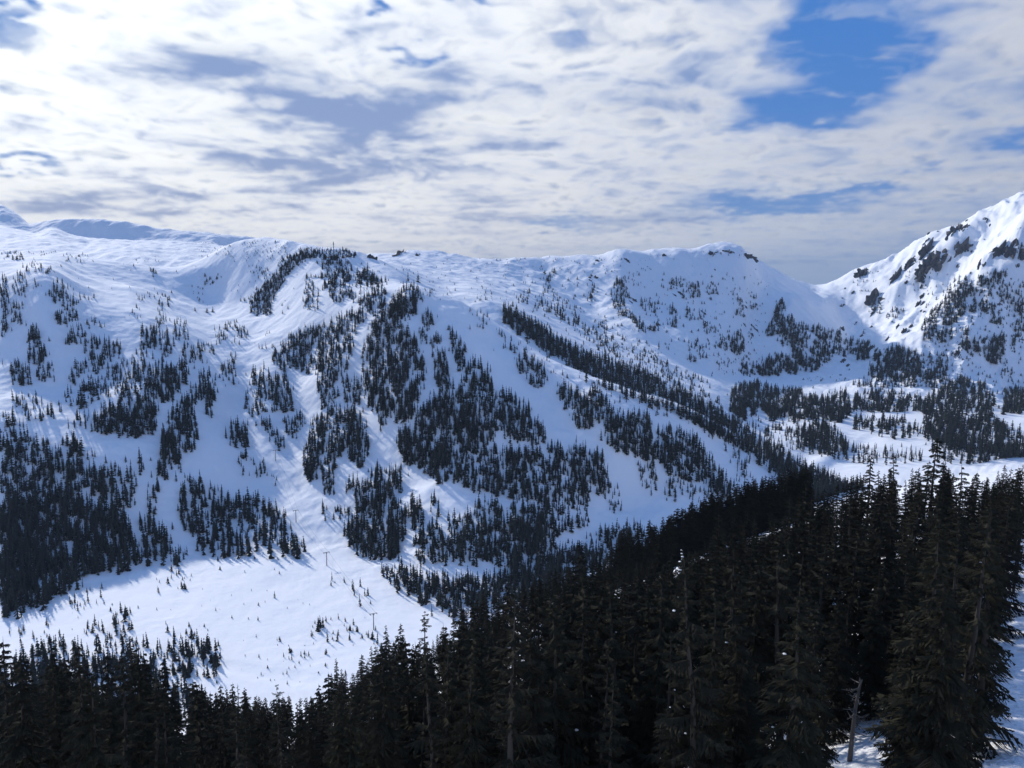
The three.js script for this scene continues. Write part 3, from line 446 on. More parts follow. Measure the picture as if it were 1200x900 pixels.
// ---- stands of trees on the slopes: outline by bearing, trees per 100 square pixels, height in metres
const B = (x0, y0, x1, y1) => [[x0, y0], [x1, y0], [x1, y1], [x0, y1]];
const STANDS = {
  ski_slope_forest: ['dark conifer stands between the pistes of the ski mountain', [
    [B(0, 294, 27, 303), 5, 9], [B(30, 294, 65, 298), 7, 5], [B(73, 297, 110, 308), 2.2, 8], [[[25, 310], [40, 305], [68, 315], [60, 320], [30, 316]], 5, 9], [[[15, 325], [25, 315], [32, 330], [30, 347], [14, 340]], 4.5, 11],
    [[[0, 325], [8, 322], [10, 340], [12, 350], [8, 360], [10, 380], [0, 395]], 5, 14], [B(12, 353, 26, 377), 4, 13], [[[57, 335], [70, 326], [82, 335], [80, 350], [65, 353], [55, 347]], 5, 12], [[[66, 365], [75, 350], [93, 352], [90, 370], [82, 382], [68, 380]], 5, 13], [B(40, 322, 50, 335), 1.5, 8],
    [[[40, 378], [48, 385], [50, 405], [58, 415], [45, 425], [33, 420], [34, 390]], 5, 16], [[[88, 375], [103, 390], [103, 402], [88, 400], [76, 402]], 4, 14], [B(102, 372, 124, 383), 2.2, 12], [[[100, 398], [115, 393], [142, 400], [140, 420], [120, 425], [102, 415]], 3.5, 15], [B(93, 342, 111, 350), 2, 9], [B(158, 343, 200, 352), 2.5, 9], [B(184, 350, 199, 367), 2.5, 11], [B(148, 357, 166, 374), 1.2, 8],
    [B(182, 370, 198, 382), 4, 13], [B(165, 382, 186, 407), 4, 16], [B(187, 387, 203, 412), 4, 16], [B(155, 400, 175, 416), 1.6, 12], [B(155, 302, 182, 312), 1.0, 6], [B(170, 299, 200, 306), 1.5, 5], [B(174, 315, 184, 323), 3, 8],
    [B(228, 283, 272, 300), 5, 4.5], [B(285, 280, 345, 306), 5, 4], [B(297, 311, 313, 326), 5, 8], [[[292, 350], [305, 335], [325, 318], [330, 302], [350, 296], [375, 293], [365, 301], [345, 311], [335, 325], [325, 340], [318, 352], [318, 368], [295, 365]], 13, 11], [B(275, 345, 292, 353), 2.5, 8], [B(350, 290, 418, 301), 11, 9], [B(357, 320, 367, 340), 5, 11], [B(356, 340, 372, 362), 5, 12], [[[376, 300], [412, 298], [414, 345], [400, 352], [392, 352], [378, 335]], 8, 12], [B(330, 352, 345, 366), 1, 10],
    [B(240, 320, 255, 333), 3.5, 8], [B(226, 333, 250, 365), 1.0, 9], [B(252, 382, 265, 402), 4, 13], [B(267, 375, 277, 388), 2.5, 12], [B(275, 381, 291, 402), 3, 13], [B(203, 373, 221, 397), 3, 14], [B(214, 402, 237, 424), 4, 15], [B(236, 402, 256, 415), 2, 13], [B(297, 400, 320, 412), 1, 10], [B(311, 384, 316, 396), 2, 11],
    [[[318, 418], [330, 398], [350, 386], [375, 381], [385, 372], [405, 366], [425, 362], [450, 350], [468, 340], [476, 330], [495, 330], [495, 345], [480, 372], [445, 358], [428, 370], [415, 392], [414, 410], [405, 430], [395, 445], [375, 440], [345, 430], [330, 430]], 5.5, 17],
    [[[417, 320], [425, 310], [440, 322], [455, 328], [452, 345], [430, 360], [416, 352]], 9, 13], [[[440, 365], [430, 385], [426, 410], [425, 440], [430, 470], [450, 485], [470, 492], [485, 480], [497, 450], [497, 425], [490, 400], [480, 388], [470, 375], [488, 362], [488, 345], [470, 345]], 5.2, 18], [B(497, 337, 511, 346), 4, 9], [B(511, 340, 534, 348), 1.8, 6],
    [[[497, 365], [505, 362], [510, 378], [502, 385], [500, 402], [490, 392]], 6, 14], [[[505, 392], [514, 385], [521, 405], [523, 430], [532, 445], [525, 460], [512, 450], [507, 420]], 5, 17], [[[525, 378], [534, 390], [545, 405], [545, 428], [538, 434], [530, 410]], 6, 16],
    [[[555, 422], [573, 430], [580, 455], [600, 462], [620, 475], [640, 505], [635, 515], [600, 515], [585, 500], [575, 518], [550, 515], [545, 500], [535, 460], [545, 430]], 4.6, 18], [[[515, 460], [530, 455], [545, 475], [560, 500], [575, 520], [530, 525], [535, 540], [490, 545], [475, 540], [465, 520], [468, 505], [485, 495], [490, 480]], 4.2, 19],
    [B(548, 360, 554, 371), 3, 9], [B(558, 368, 574, 384), 3, 11], [[[580, 385], [600, 395], [612, 408], [600, 412], [585, 398]], 3.5, 13], [B(468, 310, 482, 322), 1.2, 6], [B(498, 312, 524, 332), .8, 5], [B(553, 333, 577, 353), 2, 8], [B(590, 355, 603, 372), 4, 11],
    [[[12, 430], [20, 422], [35, 428], [35, 448], [15, 448]], 4, 15], [[[38, 440], [45, 425], [62, 422], [65, 440], [55, 447]], 3, 15], [[[78, 440], [90, 425], [125, 410], [122, 430], [85, 448]], 2.6, 16], [[[75, 460], [110, 445], [130, 430], [150, 415], [200, 415], [205, 440], [160, 447], [145, 460], [120, 462], [100, 475], [80, 470]], 2.6, 17], [[[15, 462], [40, 462], [55, 475], [75, 470], [72, 482], [50, 492], [22, 485]], 2.2, 14],
    [[[110, 500], [112, 485], [130, 470], [145, 460], [165, 450], [185, 430], [203, 430], [203, 465], [187, 470], [182, 500], [160, 508], [125, 506]], 4.0, 19], [B(82, 482, 112, 502), 1.4, 14],
    [[[207, 425], [217, 418], [222, 440], [212, 455], [200, 465], [200, 440]], 4.5, 18], [[[240, 425], [250, 440], [255, 455], [250, 470], [250, 485], [242, 485], [240, 465], [225, 470], [225, 450]], 4, 18], [B(255, 426, 266, 445), 3, 15], [B(267, 414, 276, 448), 3, 17], [[[208, 468], [225, 465], [232, 500], [233, 515], [215, 535], [203, 540], [187, 530], [190, 500]], 3.8, 19],
    [[[293, 445], [298, 430], [310, 427], [318, 440], [325, 440], [330, 420], [340, 450], [342, 475], [330, 478], [312, 480], [300, 485], [288, 485], [287, 470]], 3.4, 18], [[[263, 505], [270, 490], [290, 500], [293, 515], [285, 522], [270, 518]], 4, 18], [[[305, 492], [315, 490], [335, 515], [332, 525], [318, 515]], 3.4, 17], [[[330, 490], [357, 481], [357, 500], [345, 512], [335, 508]], 3, 16], [B(281, 528, 290, 556), 2.6, 15], [B(298, 538, 311, 556), 2.4, 14], [[[372, 445], [384, 440], [398, 460], [392, 480], [378, 478]], 4, 17], [[[320, 552], [326, 560], [322, 572], [316, 562]], 2, 7],
    [[[365, 490], [395, 475], [425, 480], [432, 510], [432, 545], [420, 545], [405, 530], [395, 540], [390, 558], [360, 558], [352, 530], [365, 510]], 3.8, 19], [B(402, 440, 425, 470), 3, 16], [B(442, 480, 452, 502), 2.6, 16],
    [[[405, 565], [412, 560], [425, 565], [440, 545], [455, 550], [470, 545], [472, 570], [460, 580], [475, 590], [480, 580], [495, 590], [497, 610], [475, 615], [472, 625], [465, 650], [430, 650], [415, 640], [400, 625], [410, 610], [420, 590]], 3.3, 19], [B(379, 562, 392, 577), 7, 11], [B(378, 590, 384, 607), 2, 16], [B(384, 594, 412, 606), 1.8, 11], [B(505, 578, 518, 600), 1.6, 17],
    [[[497, 545], [520, 525], [560, 525], [600, 525], [640, 520], [680, 522], [705, 530], [715, 560], [705, 570], [690, 560], [690, 585], [665, 590], [640, 590], [620, 580], [600, 580], [560, 570], [520, 562], [500, 555]], 3.7, 17], [[[485, 630], [500, 610], [520, 605], [550, 600], [560, 585], [580, 585], [600, 600], [620, 610], [640, 600], [650, 620], [620, 650], [600, 660], [560, 655], [520, 655], [490, 655]], 2.7, 18], [[[600, 585], [665, 592], [672, 610], [650, 640], [690, 640], [640, 690], [600, 690]], 2.6, 17],
    [[[445, 665], [470, 660], [500, 670], [530, 668], [560, 675], [600, 665], [660, 650], [660, 690], [560, 710], [530, 718], [500, 700], [465, 685]], 3.2, 17], [B(676, 575, 692, 615), 1.6, 14], [B(713, 565, 728, 598), 1.6, 15], [B(698, 560, 712, 582), 2, 15], [B(710, 615, 740, 640), 2.4, 17], [B(742, 610, 752, 632), 1.8, 15],
    [[[605, 415], [615, 405], [625, 415], [638, 425], [640, 445], [632, 455], [615, 440], [605, 425]], 4.4, 16], [[[655, 440], [665, 450], [680, 455], [685, 448], [700, 455], [712, 465], [722, 480], [705, 490], [690, 500], [680, 500], [665, 480], [650, 460]], 3.8, 18], [B(640, 405, 655, 420), 2.5, 10], [B(655, 412, 670, 425), 1.5, 9],
    [[[703, 510], [710, 490], [730, 483], [760, 485], [765, 505], [770, 530], [755, 535], [730, 525], [710, 515]], 5, 18], [[[770, 495], [790, 500], [805, 495], [820, 520], [840, 545], [860, 570], [872, 585], [850, 580], [820, 560], [800, 560], [780, 545], [765, 535]], 4.2, 19], [B(678, 430, 686, 440), 3, 12], [B(695, 440, 702, 452), 3, 13], [B(722, 447, 742, 472), .9, 12], [B(745, 460, 790, 486), 1.2, 13], [B(748, 540, 770, 578), 1.8, 14], [B(780, 558, 792, 585), 2.2, 14], [[[820, 480], [845, 495], [870, 515], [880, 540], [870, 545], [845, 520], [825, 505]], 2.6, 13], [B(860, 540, 880, 575), 1.4, 14], [B(20, 300, 350, 345), .22, 4.5], [B(430, 302, 600, 352), .45, 5], [B(100, 430, 300, 470), .12, 6], [[[790, 560], [850, 580], [885, 600], [860, 612], [810, 590]], 1.6, 13], [[[690, 615], [760, 620], [800, 645], [740, 660], [690, 650]], 1.6, 15], [[[620, 410], [700, 450], [760, 490], [700, 480], [640, 450]], .35, 10],
  ]],
  spur_belt_forest: ['long dark belt of conifers behind the crest of the ski spur', [
    [[[590, 358], [605, 362], [640, 385], [670, 402], [700, 415], [740, 430], [770, 442], [800, 455], [830, 470], [870, 495], [900, 515], [940, 540], [975, 555], [985, 565], [960, 580], [940, 575], [920, 565], [895, 540], [870, 520], [840, 505], [810, 490], [780, 475], [750, 465], [710, 450], [690, 440], [650, 415], [620, 395], [590, 375]], 11, 20],
    [[[700, 400], [720, 392], [745, 400], [770, 415], [795, 430], [830, 445], [845, 472], [800, 455], [740, 430], [700, 415]], 5, 13], [[[930, 545], [975, 555], [1010, 575], [1010, 610], [960, 640], [900, 660], [860, 665], [905, 610], [915, 570]], 6, 18], [[[640, 655], [700, 640], [780, 645], [860, 640], [850, 690], [640, 700]], 5, 17], [[[770, 650], [830, 625], [885, 592], [925, 590], [905, 660], [780, 695]], 9, 18], [[[690, 700], [785, 655], [860, 628], [930, 596], [950, 610], [900, 650], [800, 700]], 6, 15, START[2] + 4], [[[700, 735], [790, 690], [900, 648], [970, 630], [970, 665], [860, 710], [780, 750], [700, 775]], 4.5, 9, START[1] + 2],
  ]],
  hillside_forest: ['dense shaded conifer wood covering the lower hillside beside the creek snow', [
    [[[0, 485], [25, 487], [28, 500], [40, 515], [70, 512], [85, 507], [95, 518], [98, 545], [120, 545], [130, 560], [100, 600], [0, 600]], 2.6, 20], [[[110, 520], [118, 545], [138, 530], [145, 545], [165, 530], [172, 548], [160, 560], [158, 590], [130, 600], [100, 560]], 1.7, 22],
    [[[0, 590], [60, 575], [150, 595], [165, 650], [150, 663], [120, 663], [100, 668], [85, 683], [60, 698], [30, 712], [0, 717]], 4.2, 21], [[[0, 600], [40, 600], [60, 640], [40, 690], [0, 700]], 2.5, 21], [B(170, 555, 186, 600), 1.4, 18], [[[183, 540], [205, 538], [215, 550], [205, 560], [188, 558]], 3.4, 17],
    [[[162, 610], [170, 600], [185, 605], [195, 620], [210, 635], [222, 652], [205, 657], [165, 652]], 3.0, 19], [[[210, 575], [215, 560], [240, 560], [258, 570], [270, 580], [300, 580], [320, 590], [335, 600], [345, 620], [360, 640], [350, 648], [320, 645], [290, 645], [260, 645], [240, 640], [225, 625], [212, 610]], 2.9, 21],
  ]],
  lower_wood_forest: ['further dark conifers filling the lower wood at the valley edge', [
    [[[-20, 772], [60, 772], [150, 768], [228, 806], [262, 832], [200, 840], [195, 905], [-20, 905]], 3.2, 14, START[1] + 2], [[[228, 850], [300, 845], [300, 905], [220, 905]], 3, 12, START[1] + 2],
  ]],
  valley_young_forest: ['small scattered young conifers and shrubs on the bright valley snowfield', [
    [B(100, 725, 125, 750), 1.8, 11], [B(128, 712, 160, 755), 1.6, 13], [B(192, 735, 228, 762), 1.4, 9], [B(180, 674, 222, 692), 1.0, 8], [B(15, 725, 70, 745), .7, 7], [B(80, 680, 128, 712), 1.0, 10], [B(364, 722, 426, 748), 1.2, 8], [B(376, 728, 386, 748), 1.4, 13], [B(385, 675, 400, 690), 1.2, 9], [B(412, 676, 434, 706), 1.2, 13], [B(230, 690, 430, 800), .20, 3.5], [B(300, 740, 345, 800), .5, 4], [B(60, 700, 240, 780), .18, 3.5], [B(316, 688, 324, 706), .8, 10], [B(255, 650, 345, 672), .5, 5], [B(200, 655, 225, 690), .8, 8], [B(425, 735, 450, 760), .9, 10], [B(340, 760, 385, 785), .7, 5], [B(20, 748, 260, 790), 2.2, 15],
  ]],
  back_ridge_forest: ['dark clumps of stunted conifers dotted over the blue back ridge', [
    [B(637, 314, 650, 341), 3.5, 12], [B(688, 330, 698, 352), 3.2, 11], [B(648, 343, 664, 358), 2, 10], [B(667, 358, 676, 380), 2.5, 12], [[[716, 342], [723, 325], [735, 328], [736, 345], [730, 358], [720, 360]], 7, 13], [[[722, 355], [735, 360], [760, 383], [754, 388], [738, 374], [724, 364]], 7, 13], [B(750, 352, 772, 365), 4, 12], [B(785, 325, 801, 341), 4, 12], [B(784, 357, 793, 382), 6, 13], [B(760, 375, 773, 386), 5, 12], [B(608, 340, 622, 354), 4, 11], [B(627, 345, 637, 360), 4, 13], [B(638, 350, 649, 364), 4, 13], [B(651, 353, 666, 374), 4.5, 14], [B(671, 366, 681, 382), 4, 13], [B(680, 374, 712, 400), 2.6, 13], [B(735, 320, 750, 335), 2, 8],
    [B(800, 330, 821, 348), 5, 12], [B(824, 330, 842, 344), 4, 11], [B(803, 360, 814, 373), 4, 12], [B(817, 362, 826, 374), 4, 11], [B(824, 375, 834, 391), 4, 11], [B(861, 350, 874, 370), 4.5, 12], [B(880, 344, 890, 362), 4, 11], [B(834, 378, 846, 389), 3, 11], [B(806, 398, 828, 422), 2.6, 12], [B(845, 390, 855, 405), 5, 14], [[[855, 395], [865, 385], [873, 395], [872, 410], [858, 413]], 6, 15], [B(600, 322, 900, 425), .5, 7], [B(560, 300, 760, 320), 1.3, 4.5], [B(760, 290, 840, 305), .6, 4], [B(840, 290, 888, 302), 1.0, 5], [B(820, 400, 880, 440), 1.2, 9], [B(840, 318, 900, 345), .5, 7],
    [[[898, 388], [905, 370], [912, 350], [918, 352], [918, 385], [905, 393]], 7, 16], [[[915, 375], [928, 368], [932, 385], [925, 405], [915, 400]], 7, 16], [[[930, 380], [945, 376], [950, 395], [942, 415], [928, 412]], 6, 16], [[[950, 378], [985, 388], [1000, 396], [992, 412], [975, 416], [955, 405]], 6, 15], [[[868, 425], [890, 428], [905, 415], [930, 415], [960, 405], [975, 415], [955, 432], [900, 438], [872, 436]], 8, 16], [[[985, 415], [1000, 398], [1002, 410], [990, 420]], 5, 14],
  ]],
  valley_head_forest: ['dark conifer groves across the snowy floor at the valley head', [
    [[[860, 452], [890, 447], [910, 454], [935, 454], [945, 462], [970, 464], [990, 457], [1000, 477], [985, 492], [960, 487], [930, 490], [900, 487], [895, 477], [870, 487], [855, 477]], 4.2, 15], [[[935, 500], [960, 492], [985, 505], [995, 522], [970, 530], [945, 522]], 2.8, 16], [B(880, 490, 950, 530), .4, 12], [B(1000, 462, 1080, 480), 3.8, 14], [[[1000, 486], [1060, 488], [1085, 505], [1060, 512], [1000, 500]], 1.6, 14], [[[1080, 472], [1100, 452], [1120, 442], [1140, 444], [1155, 449], [1168, 472], [1165, 492], [1185, 497], [1205, 510], [1205, 535], [1150, 525], [1110, 520], [1085, 507]], 2.4, 17], [[[1017, 432], [1025, 415], [1050, 403], [1060, 408], [1075, 413], [1080, 435], [1105, 430], [1112, 442], [1070, 447], [1020, 442]], 3.0, 15], [B(1003, 400, 1019, 420), 5, 15], [[[880, 496], [930, 500], [1000, 520], [1080, 530], [1080, 540], [990, 540], [900, 510]], 1.0, 14], [[[1085, 500], [1200, 520], [1200, 540], [1100, 540]], 1.4, 15], [B(1000, 446, 1100, 452), 2.6, 12], [B(1012, 455, 1060, 461), 2.5, 11], [B(1176, 455, 1200, 482), 4, 16], [B(940, 440, 1000, 446), 1.0, 5],
  ]],
  mountain_forest: ['dark conifer clumps clinging to the steep rocky snow mountain', [
    [B(1019, 348, 1032, 366), 4, 12], [[[1036, 370], [1050, 355], [1062, 360], [1056, 370], [1042, 374]], 4, 12], [[[1103, 352], [1115, 340], [1130, 345], [1130, 365], [1116, 380], [1105, 378]], 6, 15], [[[1095, 357], [1105, 350], [1100, 368], [1095, 388], [1085, 396], [1078, 383]], 6, 15], [B(1099, 385, 1116, 400), 4.5, 15], [[[1127, 408], [1128, 395], [1133, 381], [1138, 400], [1135, 410]], 6, 16], [B(1140, 395, 1156, 410), 4, 15], [[[1156, 420], [1162, 395], [1175, 390], [1178, 412], [1165, 424]], 6, 17], [B(1134, 352, 1166, 366), 4, 13], [B(1159, 365, 1176, 379), 4, 13], [B(1189, 352, 1203, 387), 4, 14], [B(1186, 390, 1197, 403), 4, 15],
    [[[1108, 350], [1112, 335], [1122, 325], [1133, 322], [1140, 335], [1130, 350]], 5, 13], [[[1133, 345], [1138, 325], [1150, 320], [1165, 318], [1180, 315], [1178, 330], [1160, 345]], 4, 12], [B(1190, 285, 1203, 302), 4, 11], [B(1172, 330, 1203, 356), 2.2, 12], [B(1000, 316, 1032, 346), 1.2, 8], [B(1085, 340, 1200, 460), .8, 9], [B(1060, 300, 1100, 340), .7, 7], [B(1010, 385, 1016, 392), 4, 9], [B(1078, 415, 1110, 432), 2.4, 14],
  ]],
};
{
  const geos = FAR.map((geo) => ({ geo, H: 1 })); let total = 0;
  for (const [name, [label, stands]] of Object.entries(STANDS)) {
    const R = rng(name.length * 31 + 5), list = [];
    for (const [poly, dens, H, r0 = START[3]] of stands) {
      let x0 = 1e9, x1 = -1e9, y0 = 1e9, y1 = -1e9, area = 0; poly.forEach(([x, y], i) => { x0 = Math.min(x0, x); x1 = Math.max(x1, x); y0 = Math.min(y0, y); y1 = Math.max(y1, y); const [a, b] = poly[(i + 1) % poly.length]; area += x * b - a * y; });
      const boost = { ski_slope_forest: [2.5, 0.83], spur_belt_forest: [1.8, 0.85], hillside_forest: [1.7, 0.82], back_ridge_forest: [2.6, 1.1], valley_head_forest: [7.5, 1.15], mountain_forest: [3.0, 1.1], valley_young_forest: [1.25, .8] }[name] ?? [1, 1], want = Math.max(1, Math.round(Math.abs(area) / 200 * dens * boost[0]));
      for (let k = 0, tries = 0; k < want && tries < want * 12; tries++) {
        let px = lerp(x0, x1, R()), py = lerp(y0, y1, R()); if (!inside(poly, px, py)) continue; if (dens < 10 && Math.abs(area) > 1800 && noise(px / 7.3 + 3, py / 9.1) + 0.5 * noise(px / 3.1, py / 4.7) < -0.12 + 0.1 * R() && R() < .85) continue; k++; const stray = dens < 10 && R() < .07; px += (R() + R() - 1) * (stray ? 18 : 2.6); py += (R() + R() - 1) * (stray ? 14 : 2);
        const first = ground(px, py, r0); if (!first) continue;
        const hv = R(), h = H * boost[1] * (stray ? 0.3 + 0.5 * hv : 0.36 + 0.75 * hv + 0.25 * hv * hv * hv), g = ground(px, Math.min(py + 0.42 * h * FOC / first.D, y1 + 0.25 * h * FOC / first.D), r0) ?? first;
        const gg = Math.abs(g.D - first.D) > 160 ? first : g;
        (gg.D < 420 && r0 < START[3] ? restNear : list).push({ x: gg.u * gg.D, y: gg.h, z: -gg.D, H: h, v: Math.floor(R() * 5), a: R() * 6.28, s: (0.75 + 0.6 * R()) * (h < 9 ? 1.4 : 1) * (gg.D > 1850 ? 1.7 : gg.D > 1300 ? 1.45 : 1) });
      }
    }
    total += list.length; wood(name, label, list, geos, M.far);
  }
  wood('near_slope_forest', 'further dark conifers filling the near-slope forest and the lower wood', restNear, whole.map((geo, i) => ({ geo, H: NEAR[i].g.H })), M.needles);
  console.log('far trees', total, 'rest of near', restNear.length);
}

// ---------------------------------------------------------------- rocks, dead tree, lift towers, mast
function rockGeo(seed, rough = 1.2) { const g = mergeVertices(new THREE.IcosahedronGeometry(1, 5).deleteAttribute('normal').deleteAttribute('uv')), p = g.attributes.position; for (let i = 0; i < p.count; i++) { const x = p.getX(i), y = p.getY(i), z = p.getZ(i), s = 1 + (0.55 * noise(x * 1.6 + seed, z * 1.6 + y * 1.3) + 0.5 * noise(x * 4 + seed, y * 3 + z * 2.5) + 0.3 * noise(x * 9 + seed, y * 5 + z * 6)) * rough; p.setXYZ(i, x * s, y * s, z * s); } const q = g.toNonIndexed(); q.computeVertexNormals(); return q; }
const ROCKS = [rockGeo(1), rockGeo(5.3), rockGeo(9.7), rockGeo(14.1)];
// px, py, half width, half height (pixels), tilt, label
const rocks = [
  [1124, 272, 3, 7, .3, 'narrow dark cliff band under the lit mountain ridge, first of a group of three'], [1131, 283, 4, 9, -.3, 'longest dark cliff streak under the lit mountain ridge'], [1134, 291, 4, 5, 0, 'squat dark cliff at the foot of the longest streak'], [1146, 277, 3, 8, -.4, 'slanting dark cliff in the snow bowl below the mountain top'], [1113, 305, 4, 8, -.4, 'dark rock face above the lit snow gully'],
  [1103, 300, 4, 5, .4, 'small grey crag beside the dark rock face'], [1090, 293, 6, 3, .5, 'low grey crag on the lit shoulder of the mountain'], [1096, 308, 5, 4, .5, 'rough crag in the middle of the rocky shoulder'], [1084, 318, 5, 3, .5, 'flat rough crag low on the rocky shoulder'], [1068, 310, 5, 2, .6, 'thin rock rib lower on the lit shoulder'], [1052, 325, 6, 2, .6, 'long thin rock rib on the lower lit shoulder'], [1030, 350, 4, 5, .5, 'brown crag at the foot of the lit shoulder'], [1012, 322, 4, 3, 0, 'dark crag just above the pass'],
  [1160, 308, 3, 6, .4, 'dark rock edge along the nearer mountain rib'], [1178, 295, 4, 5, .3, 'dark crag high on the nearer mountain rib'], [1196, 292, 4, 6, .1, 'blocky crag at the top of the nearer mountain rib'],
  [872, 299, 6, 1.3, 0, 'widest black rock band under the ridge summit'], [855, 296, 5, 2, 0, 'small black rock band under the ridge summit'], [883, 303, 4, 1.2, -.2, 'black rock at the end of the summit band'], [838, 297, 4, 1.6, 0, 'thin rock band before the ridge summit'], [779, 300, 3, 1.6, 0, 'lone small rock below the ridge skyline'], [468, 298, 7, 2.4, .4, 'brown bare rock patch on the skyline beyond the ski ridge'], [436, 303, 4, 2.2, -.5, 'small dark rock on the snow below the ski ridge top'], [490, 299, 3, 1.2, 0, 'low dark rock on the far snow dome'],
];
for (const [k, [px, py, rx, ry, tilt, label]] of rocks.entries()) {
  const g = ground(px, py); if (!g) continue;
  const s = g.D / FOC, m = new THREE.Mesh(ROCKS[k % 4], px === 468 ? M.brownRock : M.rock); m.name = nm('rock_outcrop');
  m.position.set(g.u * g.D, g.h - ry * s * 1.15, -g.D - ry * s * 1.3); m.scale.set(rx * s * 1.7, ry * s * 2.1, ry * s * 1.7); if (px > 950) { streak(m, g); const q = Math.min(rx, ry); m.scale.set(q * s * 2.3, q * s * 2.2, Math.max(rx, ry) * s * 2.4); m.position.y += ry * s * .5; } else m.rotation.set(0, k * 0.2, -tilt); shade(tag(m, label, 'rock', 'rocks of the mountain and ridges')); scene.add(m);
}
// turn a rock's long side down the fall of the slope
function streak(m, g) { const d = new THREE.Vector3(-0.55 * Math.sign(g.u - 0.35 || 1), -0.62, 0.55).normalize(); m.quaternion.setFromUnitVectors(new THREE.Vector3(0, 0, 1), d); }
{ // small rocks poking through the steep snow, gathered on the ribs
  const R = rng(808), spots = []; let n = 0;
  while (spots.length < 150 && n++ < 6000) { const mtn = R() < .68, px = mtn ? lerp(985, 1200, R()) : lerp(600, 900, R()), py = mtn ? lerp(240, 440, R()) : lerp(296, 400, R()); if (noise(px / 16 + 2, py / 22) + .5 * noise(px / 6, py / 8) < .22) continue; const g = ground(px, py); if (g && g.D > 1900) spots.push([g, mtn]); }
  for (const [g, mtn] of spots) { const s = g.D / FOC, r = (1.0 + 2.8 * R() * R()) * s, m = new THREE.Mesh(ROCKS[Math.floor(R() * 4)], M.rock); m.name = nm('rock_outcrop'); m.position.set(g.u * g.D, g.h - r * .5, -g.D - r * .7); streak(m, g); m.scale.set(r * (.6 + .4 * R()), r * (.7 + .5 * R()), r * (1.2 + 1.6 * R())); shade(tag(m, mtn ? 'small dark rock poking through the steep snow of the rocky mountain' : 'small dark rock poking through the snow of the back ridge', 'rock', mtn ? 'small rocks on the rocky mountain' : 'small rocks on the back ridge')); scene.add(m); }
}
const tube = (a, b, r0, r1, n = 7) => { const A = new THREE.Vector3(...a), Bv = new THREE.Vector3(...b), L = A.distanceTo(Bv), g = new THREE.CylinderGeometry(r1, r0, L, n, 1); g.translate(0, L / 2, 0); g.applyQuaternion(new THREE.Quaternion().setFromUnitVectors(new THREE.Vector3(0, 1, 0), Bv.clone().sub(A).normalize())); g.translate(...a); return g; };
{ // dead grey tree
  const R = rng(31), D = 47, [u, v] = bearing(1006, 792), base = heightAt(u, D), H = v * D - base, root = new THREE.Group(); root.name = nm('dead_tree'); root.position.set(u * D, base - .2, -D);
  const pts = [[-.25, 0, 0], [-.2, H * .35, .05], [-.05, H * .7, 0], [.1, H * .92, .05], [.22, H, .1]], tr = mergeGeometries(pts.slice(0, -1).map((p, i) => tube(p, pts[i + 1], [.17, .14, .11, .07][i], [.14, .11, .07, .03][i], 8)));
  const t = new THREE.Mesh(tr, M.deadwood); t.name = 'trunk'; root.add(t);
  for (let k = 0; k < 26; k++) { const y = H * (.3 + .68 * R()), a = R() * 6.28, L = .4 + 1.2 * R() * (1 - .5 * y / H), x0 = lerp(-.2, .1, y / H), m = [x0 + Math.cos(a) * L * .6, y - .05 - .1 * R(), Math.sin(a) * L * .6], e = [x0 + Math.cos(a) * L, y + (R() - .6) * .5, Math.sin(a) * L]; const g = mergeGeometries([tube([x0, y, 0], m, .045, .03, 5), tube(m, e, .03, .012, 5)]), b = new THREE.Mesh(g, M.deadwood); b.name = 'branch'; root.add(b); }
  tag(root, 'bare grey dead tree with broken branches beside the snow gap in the near forest', 'dead tree'); shade(root); scene.add(root);
}
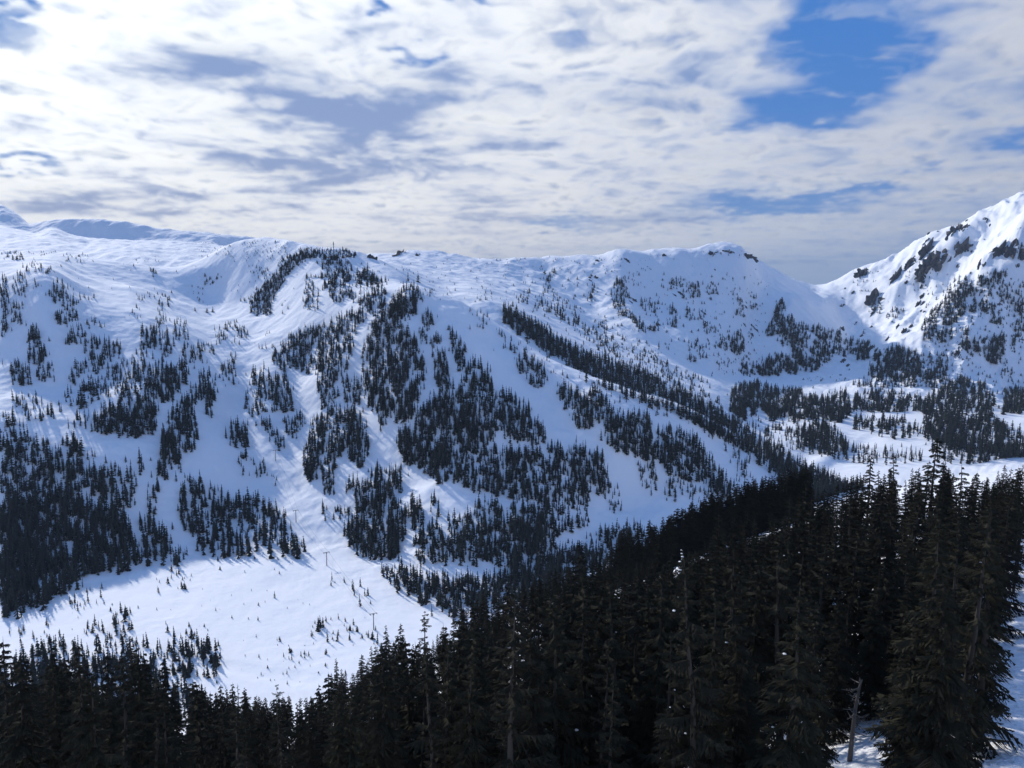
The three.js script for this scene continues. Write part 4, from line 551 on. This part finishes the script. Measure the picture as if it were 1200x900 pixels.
{ // lift towers: base pixel, label
  const L = [[347, 612, 'chairlift tower on the open piste below the small round tree clump'], [383, 663, 'chairlift tower where the piste runs out above the snowfield'], [438, 738, 'lowest chairlift tower beside the dark trees at the snowfield edge'], [323, 540, 'topmost chairlift tower on the narrow piste between tree stands']];
  const P = L.map(([px, py]) => { const g = ground(px, py); return new THREE.Vector3(g.u * g.D, g.h, -g.D); }), order = [3, 0, 1, 2], dir = P[2].clone().sub(P[0]).setY(0).normalize(), turn = Math.atan2(-dir.z, dir.x) + Math.PI / 2, H = 13;
  L.forEach(([, , label], i) => {
    const root = new THREE.Group(); root.name = nm('lift_tower'); root.position.copy(P[i]); root.rotation.y = turn;
    const add = (name, g, m = M.steel) => { const q = new THREE.Mesh(g, m); q.name = name; root.add(q); return q; };
    add('pole', tube([0, -1, 0], [0, H, 0], .45, .3, 10)); add('crossarm', new THREE.BoxGeometry(5.6, .4, .4).translate(0, H + .2, 0));
    for (const s of [-1, 1]) add('sheave_train', mergeGeometries([new THREE.BoxGeometry(.25, .35, 3).translate(s * 2.6, H - .1, 0), ...[-1.2, -.4, .4, 1.2].map((z) => new THREE.CylinderGeometry(.28, .28, .2, 10).rotateZ(Math.PI / 2).translate(s * 2.6, H - .3, z))]));
    add('work_platform', new THREE.BoxGeometry(1.4, .1, 2.4).translate(0, H - .6, 0));
    tag(root, label, 'lift tower', 'towers of the chairlift'); shade(root); scene.add(root);
  });
  for (const s of [-1, 1]) {
    const off = new THREE.Vector3(Math.cos(turn), 0, -Math.sin(turn)).multiplyScalar(2.6 * s), pts = [];
    order.forEach((n, k) => { const a = P[n].clone().add(off).setY(P[n].y + H - .62); if (k) { const b = pts[pts.length - 1].clone(); for (let j = 1; j < 12; j++) { const t = j / 12, q = b.clone().lerp(a, t); q.y -= 3 * 4 * t * (1 - t) * .5; pts.push(q); } } pts.push(a); });
    const c = new THREE.Mesh(new THREE.TubeGeometry(new THREE.CatmullRomCurve3(pts), 90, .06, 5), M.cable); c.name = nm('lift_cable'); tag(c, s < 0 ? 'haul cable of the chairlift on the side of the hillside wood' : 'haul cable of the chairlift on the side of the ski spur', 'cable', 'chairlift cables'); shade(c); scene.add(c);
  }
}
{ const g = ground(391, 296), root = new THREE.Group(); root.name = nm('radio_mast'); root.position.set(g.u * g.D, g.h, -g.D); const p = new THREE.Mesh(tube([0, -1, 0], [0, 20, 0], .7, .5, 8), M.steel); p.name = 'pole'; root.add(p); const d = new THREE.Mesh(new THREE.CylinderGeometry(1, 1, 3, 10).translate(0, 16, 0), M.steel); d.name = 'antenna_drum'; root.add(d); tag(root, 'slim dark mast on the wooded top of the ski ridge', 'mast'); shade(root); scene.add(root); }

renderer.render(scene, camera);
